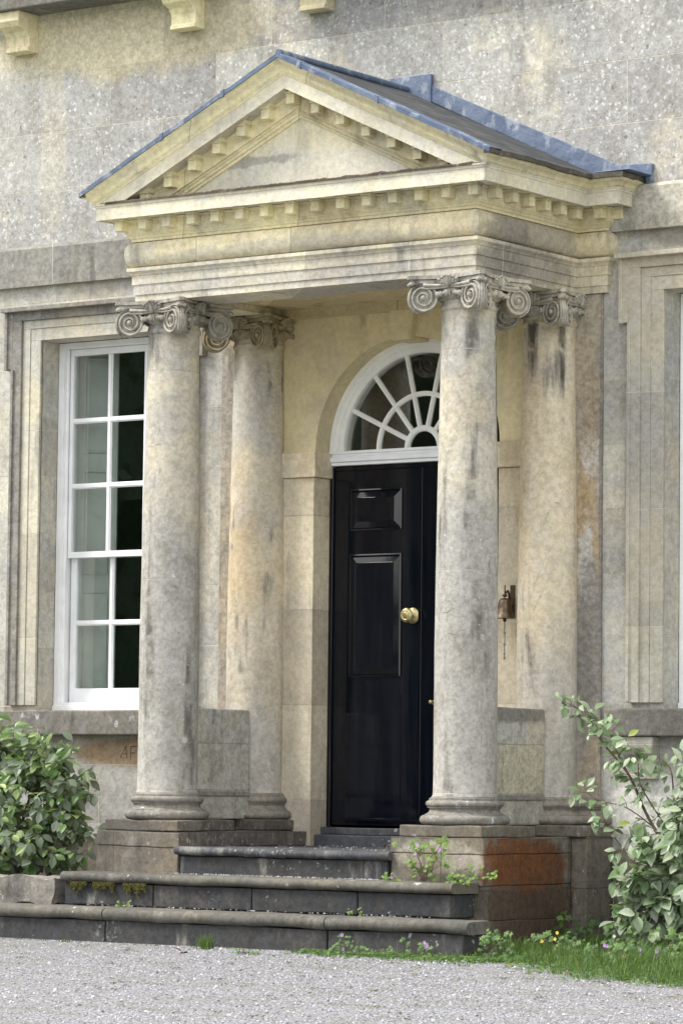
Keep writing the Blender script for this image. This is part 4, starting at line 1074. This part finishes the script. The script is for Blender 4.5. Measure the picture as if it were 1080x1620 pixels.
# right shrub: leans up and left with one long arching branch
shR = thing('shrub', (2.55, -.75, 0), 'silvery green shrub at the right with a long leafy branch arching over the column base', 'shrub')
st_, lv = MB(), MB(); root = Vector((2.66, -.72, .06))

ol = Vector((.05, -.9, .35))
for c, r_, n_ in [((2.36, -.80, .52), (.29, .26, .34), 58), ((2.60, -.78, .68), (.30, .28, .38), 52), ((2.30, -.85, .30), (.20, .22, .16), 26), ((2.62, -.8, .34), (.28, .25, .18), 18), ((2.95, -.7, .6), (.3, .3, .45), 22), ((2.58, -.75, 1.0), (.20, .2, .14), 5)]:
    for _ in range(n_):
        tip = blobpt(c, r_); ctr = Vector(c)*.55+root*.45+Vector((0, 0, .1)); base_ = tip.lerp(ctr, rnd(.3, .5))
        spray(st_, lv, base_, tip, random.randint(5, 8), .100, .003, .03, ol)
    st_.tube([root, root.lerp(Vector(c), .5)+rdir()*.05, Vector(c)], [.014, .010, .005], 6)
def arm(pts, r0, twigs, n_, L_=.088):
    pts = [Vector(p) for p in pts]; k = 6; P = []
    for i in range(len(pts)-1):
        for j in range(k): 
            t = j/k; a0 = pts[max(i-1, 0)]; a1 = pts[i]; a2 = pts[i+1]; a3 = pts[min(i+2, len(pts)-1)]
            P.append(.5*((2*a1)+(a2-a0)*t+(2*a0-5*a1+4*a2-a3)*t*t+(3*a1-a0-3*a2+a3)*t**3))
    P.append(pts[-1]); n2 = len(P)
    st_.tube(P, [r0*(1-.8*i/(n2-1)) for i in range(n2)], 6)
    for j in range(twigs):
        t = .22+.78*j/max(1, twigs-1); p = P[min(int(t*(n2-1)), n2-1)]
        ax = (P[min(int(t*(n2-1))+1, n2-1)]-P[max(int(t*(n2-1))-1, 0)]).normalized()
        sd_ = rdir(); sd_.y -= .3; sd_ = (sd_-ax*sd_.dot(ax)).normalized()
        e = p+(sd_*.8+ax*.6).normalized()*rnd(.05, .13)
        spray(st_, lv, p, e, n_+2, L_*.92, .0022, .02, ol)
arm([(2.62, -.74, .10), (2.45, -.80, .55), (2.28, -.82, .84), (2.17, -.82, 1.05), (2.00, -.84, 1.24), (1.88, -.84, 1.40), (1.76, -.82, 1.47)], .013, 22, 3, .074)
arm([(2.17, -.82, 1.05), (2.08, -.84, 1.22), (2.04, -.86, 1.36)], .005, 5, 3)
arm([(2.00, -.84, 1.24), (1.95, -.88, 1.36), (1.90, -.88, 1.46)], .004, 4, 2)
arm([(2.34, -.80, .74), (2.18, -.86, .86), (2.00, -.88, .90), (1.92, -.88, .95)], .005, 6, 3)
arm([(2.55, -.76, .5), (2.47, -.80, .85), (2.44, -.80, 1.08), (2.36, -.82, 1.16)], .008, 8, 4)
arm([(2.45, -.8, .70), (2.28, -.86, .98), (2.26, -.88, 1.15), (2.20, -.88, 1.22)], .006, 6, 3)
arm([(2.6, -.76, .7), (2.56, -.80, 1.0), (2.55, -.80, 1.22)], .006, 6, 4)
arm([(2.62, -.74, .12), (2.16, -.86, .62), (2.04, -.88, .78)], .006, 6, 4)
link('stems', st_, 'bark', shR); link('foliage', lv, 'leafR', shR)

# rough stone edging of the left bed
q = MB(); q.blk(-2.25, -1.60, -1.52, -1.28, .205, .372, .03)
for v in q.bm.verts:
    v.co += noise.noise_vector(v.co*5)*.03+noise.noise_vector(v.co*16)*.012
o = link('edging_stone', q, 'rock', smooth=60); tag(o, 'rough mottled stone on the bottom step beneath the left shrub, next to the middle step', 'stone', 'stones edging the flower bed')
q = MB(); q.blk(-3.1, -2.28, -1.54, -1.30, .205, .355, .03)
for v in q.bm.verts: v.co += noise.noise_vector(v.co*5)*.03+noise.noise_vector(v.co*16)*.012
o = link('edging_stone', q, 'rock', smooth=60); tag(o, 'rough stone on the bottom step at the left edge, farther from the porch', 'stone', 'stones edging the flower bed')

# weeds
def lobed(q, p, n, s, tilt):
    n = n.normalized(); a = n.cross(Vector((0, 0, 1))); a = a.normalized() if a.length > .01 else Vector((1, 0, 0)); b = n.cross(a)
    ph = rnd(0, 6.28); K = 15; c = q.bm.verts.new(p); R_ = []
    for i in range(K):
        t = ph+2*PI*i/K; r_ = s*(1 if i % 3 == 1 else .62)*rnd(.85, 1.1); R_.append(q.bm.verts.new(p+(a*math.cos(t)+b*math.sin(t))*r_-n*r_*.18))
    for i in range(K):
        if i % 15 == 0: continue
        q.bm.faces.new((c, R_[i], R_[(i+1) % K]))
def weed(loc, spread, n, ls, label, flowers=0, petal='petal', hang=0, group=None, name='weed', hull=None):
    h = spread[2]; W = thing(name, loc, label, 'weed', group); lv, st = MB(), MB(); b = Vector(loc); fl = []
    for i in range(n):
        e = b+Vector((rnd(-1, 1)*spread[0], rnd(-1, .55)*spread[1], abs(rnd(0, 1))**.8*h))
        if hang: e.z = b.z+rnd(-hang, h)*(.4+.6*random.random())
        st.tube([b+Vector((rnd(-.3, .3)*spread[0], 0, 0)), b.lerp(e, .6)+Vector((0, 0, .02)), e], [.0016, .0014, .001], 4, False)
        for k in range(3): 
            p = e+rdir()*ls*1.0; lobed(lv, p, Vector((rnd(-.3, .5), -.7, rnd(.3, 1.1))), ls*rnd(.5, 1), 0)
    link('leaves', lv, 'herb' if loc[2] > .1 else 'herb2', W); link('stalks', st, 'bark' if not hang else 'moss', W)
    for i in range(flowers):
        q = MB(); c = b+Vector((rnd(-1, 1)*spread[0]*.9, -spread[1]*rnd(.3, .9), h*rnd(.5, 1.08)))
        for k in range(5):
            a = 2*PI*k/5; d = Vector((math.cos(a), -.25, math.sin(a))); leafgeo(q, c, d, Vector((0, -1, 0)), .012, .011, .1, .1)
        link('flower', q, petal, W)
    return W
weed((1.13, -1.40, .415), (.17, .05, .24), 34, .024, 'green leafy weed with small lilac flowers growing on the middle step against the right pier', 4, name='flowering_weed')
weed((1.36, -1.42, .42), (.10, .05, .14), 12, .022, 'spray of green weed hanging over the right end of the middle step', 1, hang=.06)
weed((1.50, -1.36, .43), (.12, .03, .06), 7, .022, 'thin weed runner reaching right across the rusty stone with one lilac flower', 1)
weed((.90, -1.42, .415), (.07, .03, .035), 6, .020, 'tiny low weed at the foot of the right pier beside the top step', 2)
weed((.78, -1.62, .214), (.05, .03, .03), 4, .016, 'tiny weed in a joint on the bottom step tread')
weed((-.98, -1.60, .214), (.08, .03, .025), 7, .014, 'small green weed on the bottom step tread below the mossy nosing')
weed((1.52, -1.99, .0), (.12, .05, .11), 14, .020, 'lilac flowering weed at the foot of the bottom step near its right corner', 3, name='flowering_weed')
weed((1.15, -2.03, .0), (.22, .07, .055), 20, .018, 'low patch of lilac flowering weed against the middle of the bottom step', 2, name='flowering_weed')
weed((.98, -1.99, .0), (.04, .04, .13), 7, .020, 'upright small weed standing against the bottom step between two low patches', 1)
weed((1.95, -1.85, .0), (.11, .12, .15), 26, .026, 'leafy dark green weed filling the corner at the right end of the steps')
weed((2.10, -.55, .0), (.16, .10, .30), 26, .032, 'tall leafy weed against the wall under the curving shrub branch')
weed((1.62, -.48, .0), (.14, .10, .22), 24, .030, 'leafy weed at the foot of the rusty stone pier')
weed((2.45, -1.0, .0), (.30, .15, .16), 40, .030, 'bright green weed clump growing below the silvery shrub', 2, 'whitep')
weed((2.05, -1.4, .0), (.25, .15, .14), 30, .026, 'weed clump with a pair of yellow flowers in the grass by the pier', 3, 'yellow')
weed((.62, -2.45, .0), (.10, .07, .03), 12, .014, 'flat weed rosette in the gravel in front of the bottom step')
weed((2.9, -1.9, .0), (.30, .2, .12), 34, .024, 'weed clump with white and lilac flowers at the right edge of the grass', 6)
# grass along the wall, thinning into the gravel
def blades(q, x, y, h, n, sp):
    for _ in range(n):
        a = rnd(0, 2*PI); bx_, by_ = x+rnd(-sp, sp), y+rnd(-sp, sp); hh = h*rnd(.5, 1.15); ln = Vector((math.cos(a), math.sin(a), 0))*hh*rnd(.1, .7); s_ = Vector((-math.sin(a), math.cos(a), 0))*rnd(.0018, .0035)
        p0 = Vector((bx_, by_, 0)); p1 = p0+ln*.35+Vector((0, 0, hh*.6)); p2 = p0+ln+Vector((0, 0, hh*rnd(.8, 1)))
        v = [q.bm.verts.new(c) for c in (p0-s_, p0+s_, p1-s_*.8, p1+s_*.8, p2)]; q.bm.faces.new((v[0], v[1], v[3], v[2])); q.bm.faces.new((v[2], v[3], v[4]))
q = MB(); cnt = 0
while cnt < 2600:
    x, y = rnd(1.35, 5.2), rnd(-3.7, -.02)
    edge = -2.05-.30*max(0, x-1.9)-.75*max(0, min(1, (x-2.2)/1.2)) + .22*noise.noise(Vector((x*2.5, y*2.5, 0)))
    if x < 1.84 and y > -1.95: 
        if x < 1.60 or y > -.35: continue
    if y < edge and random.random() > .05*math.exp((y-edge)*3): continue
    d = min(1, (y-edge)/.6+.25); cnt += 1
    if random.random() > .35+.65*d: continue
    blades(q, x, y, .03+.075*max(.1, d)*max(.3, .9+1.3*noise.noise(Vector((x*3, y*3, 4)))), 9, .04)
for _ in range(330):
    x = rnd(.75, 2.2); y = -1.97-abs(random.gauss(0, .12+.08*(x-.7))); blades(q, x, y, .03, 6, .03)
for _ in range(60):
    x = rnd(-2.4, .5); y = -1.98-abs(random.gauss(0, .05)); blades(q, x, y, .018, 4, .02)
o = link('grass', q, 'grass', origin=(2.5, -1.5, 0)); tag(o, 'bright green grass growing along the wall foot and into the gravel', 'grass', kind='stuff')
q = MB()
for _ in range(9000):
    x, y = rnd(1.3, 5.0), rnd(-3.7, -.02)
    edge = -2.2-.30*max(0, x-1.9)-.75*max(0, min(1, (x-2.2)/1.2))+.22*noise.noise(Vector((x*2.5, y*2.5, 0)))
    if y < edge or (x < 1.84 and y > -1.95 and (x < 1.6 or y > -.35)): continue
    lobed(q, Vector((x, y, rnd(.004, .035))), Vector((rnd(-.5, .5), rnd(-.6, .2), 1)), rnd(.008, .018), 0)
for _ in range(900):
    x = rnd(.7, 2.1); y = -1.96-abs(random.gauss(0, .10+.07*(x-.7))); lobed(q, Vector((x, y, rnd(.004, .03))), Vector((rnd(-.5, .5), rnd(-.8, .2), 1)), rnd(.008, .016), 0)
o = link('ground_cover', q, 'herb2'); tag(o, 'low creeping green ground cover between grass and gravel', 'ground cover', kind='stuff')
def tuft(loc, h, n, sp, label):
    q = MB(); blades(q, 0, 0, h, n, sp); o = link('grass_tuft', q, 'grass', origin=(0, 0, 0)); o.location = loc; tag(o, label, 'grass tuft', 'grass tufts in the gravel')
tuft((.07, -2.12, 0), .105, 70, .045, 'bright grass tuft in the gravel in front of the bottom step')
tuft((.70, -2.10, 0), .06, 16, .015, 'small upright grass tuft against the bottom step near its second joint')
tuft((-1.05, -2.08, 0), .03, 22, .03, 'tiny grass tuft at the foot of the bottom step near the left')
# moss hanging under the middle step nosing
q = MB()
for _ in range(2200):
    x = rnd(-1.44, -.84)
    if noise.noise(Vector((x*9, 1, 3))) < -.30+.25*random.random(): continue
    z = .352-abs(random.gauss(0, .024))*max(.15, .8+1.6*noise.noise(Vector((x*17, 2, 1)))); lobed(q, Vector((x, -1.548-rnd(0, .012), max(z, .27))), Vector((rnd(-1, 1), -1, rnd(-.6, .6))), rnd(.004, .009), 0)
o = link('moss', q, 'moss'); tag(o, 'olive moss hanging beneath the left part of the middle step nosing', 'moss', kind='stuff')
# dead leaves
def deadleaf(loc, s, label):
    q = MB()
    for k in range(4): leafgeo(q, rdir()*.008*k, Vector((rnd(-1, 1), rnd(-1, 1), .1)), Vector((rnd(-.3, .3), rnd(-.3, .3), 1)), s*rnd(.7, 1), s*.5, .3, .3)
    o = link('dead_leaf', q, 'deadleaf', origin=(0, 0, 0)); o.location = loc; tag(o, label, 'dead leaf', 'curled dead leaves')
deadleaf((-.66, .13, .705), .05, 'curled brown dead leaf on the doorstep in the left corner of the door')
deadleaf((-.08, -.02, .585), .05, 'dark dead leaf lying on the landing below the doorstep')
deadleaf((.28, -2.62, .012), .07, 'dark brown dead leaf lying on the gravel in front of the steps')
# loose gravel stones
q = MB()
for i in range(11000):
    y = -1.96-5.8*random.random()**1.1; x = rnd(-2.8, .3)+(-y-1.9)*.75+rnd(0, 4.2)
    r_ = rnd(.003, .0075) if random.random() < .96 else rnd(.008, .013)
    vs = [Vector((1, 0, 0)), Vector((-1, 0, 0)), Vector((0, 1, 0)), Vector((0, -1, 0)), Vector((0, 0, 1)), Vector((0, 0, -.5))]
    rot = Matrix.Rotation(rnd(0, 6.28), 3, rdir()); b = [q.bm.verts.new(rot @ (v*r_*rnd(.7, 1.3))+Vector((x, y, r_*.35+.004))) for v in vs]
    for f in ((0, 2, 4), (2, 1, 4), (1, 3, 4), (3, 0, 4), (2, 0, 5), (1, 2, 5), (3, 1, 5), (0, 3, 5)): q.bm.faces.new([b[k] for k in f])
o = link('loose_gravel', q, 'pebble'); tag(o, 'loose pale grey gravel stones spread over the drive', 'gravel', kind='stuff')
# wood across the garden, seen in the window reflections
q = MB()
for (cx_, cy_, h_, w_) in [(-24.0, -27, 13, 6.5), (-18.4, -28, 6.2, 4.8), (-13.8, -28, 10.5, 5), (-28.5, -28, 13, 7), (-33, -28, 13, 7), (-9, -31, 12, 6), (-26, -36, 13, 8), (-38, -24, 13, 7), (-3, -34, 12, 6), (-30, -18, 11, 6)]+[(x_, -30+(x_ % 3), 4.4, 7) for x_ in range(-40, 2, 4)]:
    kk = 2200
    q.tube([(cx_, cy_, 0), (cx_+.3, cy_, h_*.5), (cx_, cy_, h_*.85)], [.35, .25, .1], 6)
    i0 = len(q.bm.verts); q.ell((cx_, cy_, h_*.50), (w_*.56, w_*.5, h_*.47), None, 26, 18); q.bm.verts.ensure_lookup_table()
    for v in q.bm.verts[i0:]:
        d = (v.co-Vector((cx_, cy_, h_*.5))); v.co += d*(.22*noise.noise(v.co*.7)+.10*noise.noise(v.co*2.1))
    for _ in range(1700):
        v = rdir()*rnd(.86, 1.12); p = Vector((cx_+v.x*w_*.58, cy_+v.y*w_*.55, h_*.50+v.z*h_*.48)); p += (p-Vector((cx_, cy_, h_*.5)))*.22*noise.noise(p*.7); a = rdir()*rnd(.08, .2); b = rdir().cross(a).normalized()*rnd(.07, .16)
        q.poly([p-a, p-b, p+a, p+b])
o = link('woodland', q, 'farleaf', origin=(-18, -28, 0)); tag(o, 'dark wood across the garden facing the house, reflected in the glass', 'woodland', kind='stuff')

def scars(col, r_of, lines):
    q = MB()
    for a0, z0, a1, z1, wd in lines:
        K = 14; P = []
        for i in range(K+1):
            t = i/K; a = math.radians(a0+(a1-a0)*t+3*noise.noise(Vector((t*3, z0*9, a0)))); z = z0+(z1-z0)*t+.02*noise.noise(Vector((t*4, z0*5, 7)))
            r = r_of(z)+.0012; P.append((Vector((r*math.cos(a), r*math.sin(a), z)), wd*(.25+.75*math.sin(PI*min(1, t*.9+.1)))))
        for (p0, w0), (p1, w1) in zip(P, P[1:]):
            q.poly([p0+Vector((0, 0, w0)), p1+Vector((0, 0, w1)), p1-Vector((0, 0, w1)), p0-Vector((0, 0, w0))])
    link('vine_scar', q, SC, col, origin=WORLD[col])
SC = plain('grey vine scar', (.20, .185, .16), .9)
r_of = lambda z: .190-.027*max(0, ((z-.925)/2.895-.30)/.70)**1.35
cols_ = [o for o in bpy.data.objects if o.name.split('.')[0] == 'column' and o.parent == por]
cols_.sort(key=lambda o: (o.location.y, o.location.x))
scars(cols_[0], r_of, [(-100, 2.62, -62, 2.40, .0012), (-110, 3.10, -60, 3.12, .0010), (-70, 2.25, -40, 2.05, .0014), (-95, 3.36, -60, 3.42, .0010)])
scars(cols_[1], r_of, [(-110, 3.42, -45, 3.80, .0014), (-100, 3.02, -40, 3.22, .0012), (-105, 2.0, -78, 2.03, .0022), (-100, 1.86, -45, 1.93, .0012), (-80, 1.72, -30, 1.98, .0012), (-112, 2.28, -92, 2.29, .0014), (-60, 2.50, -30, 2.62, .0012)])
scars(cols_[3], r_of, [(-100, 2.10, -50, 2.46, .0016), (-95, 2.00, -52, 2.28, .0014), (-75, 2.52, -45, 2.74, .0018), (-45, 2.74, -30, 2.70, .0016), (-60, 1.94, -48, 2.00, .0020), (-80, 1.35, -40, 1.52, .0010), (-95, 2.80, -60, 2.95, .0010)])
q = MB()
for _ in range(170):
    y = -2.1-4.8*random.random()**1.2; x = rnd(-2.6, .1)+(-y-1.9)*.75+rnd(0, 4.0); L_ = rnd(.01, .06)
    for k in range(random.randint(3, 16)): lobed(q, Vector((x+random.gauss(0, L_), y+random.gauss(0, L_*.6), .010+rnd(0, .004))), Vector((rnd(-.4, .4), rnd(-.6, .2), 1)), rnd(.004, .010), 0)
o = link('gravel_moss', q, 'mossy'); tag(o, 'small olive and brown flecks of moss and litter in the gravel', 'moss', kind='stuff')
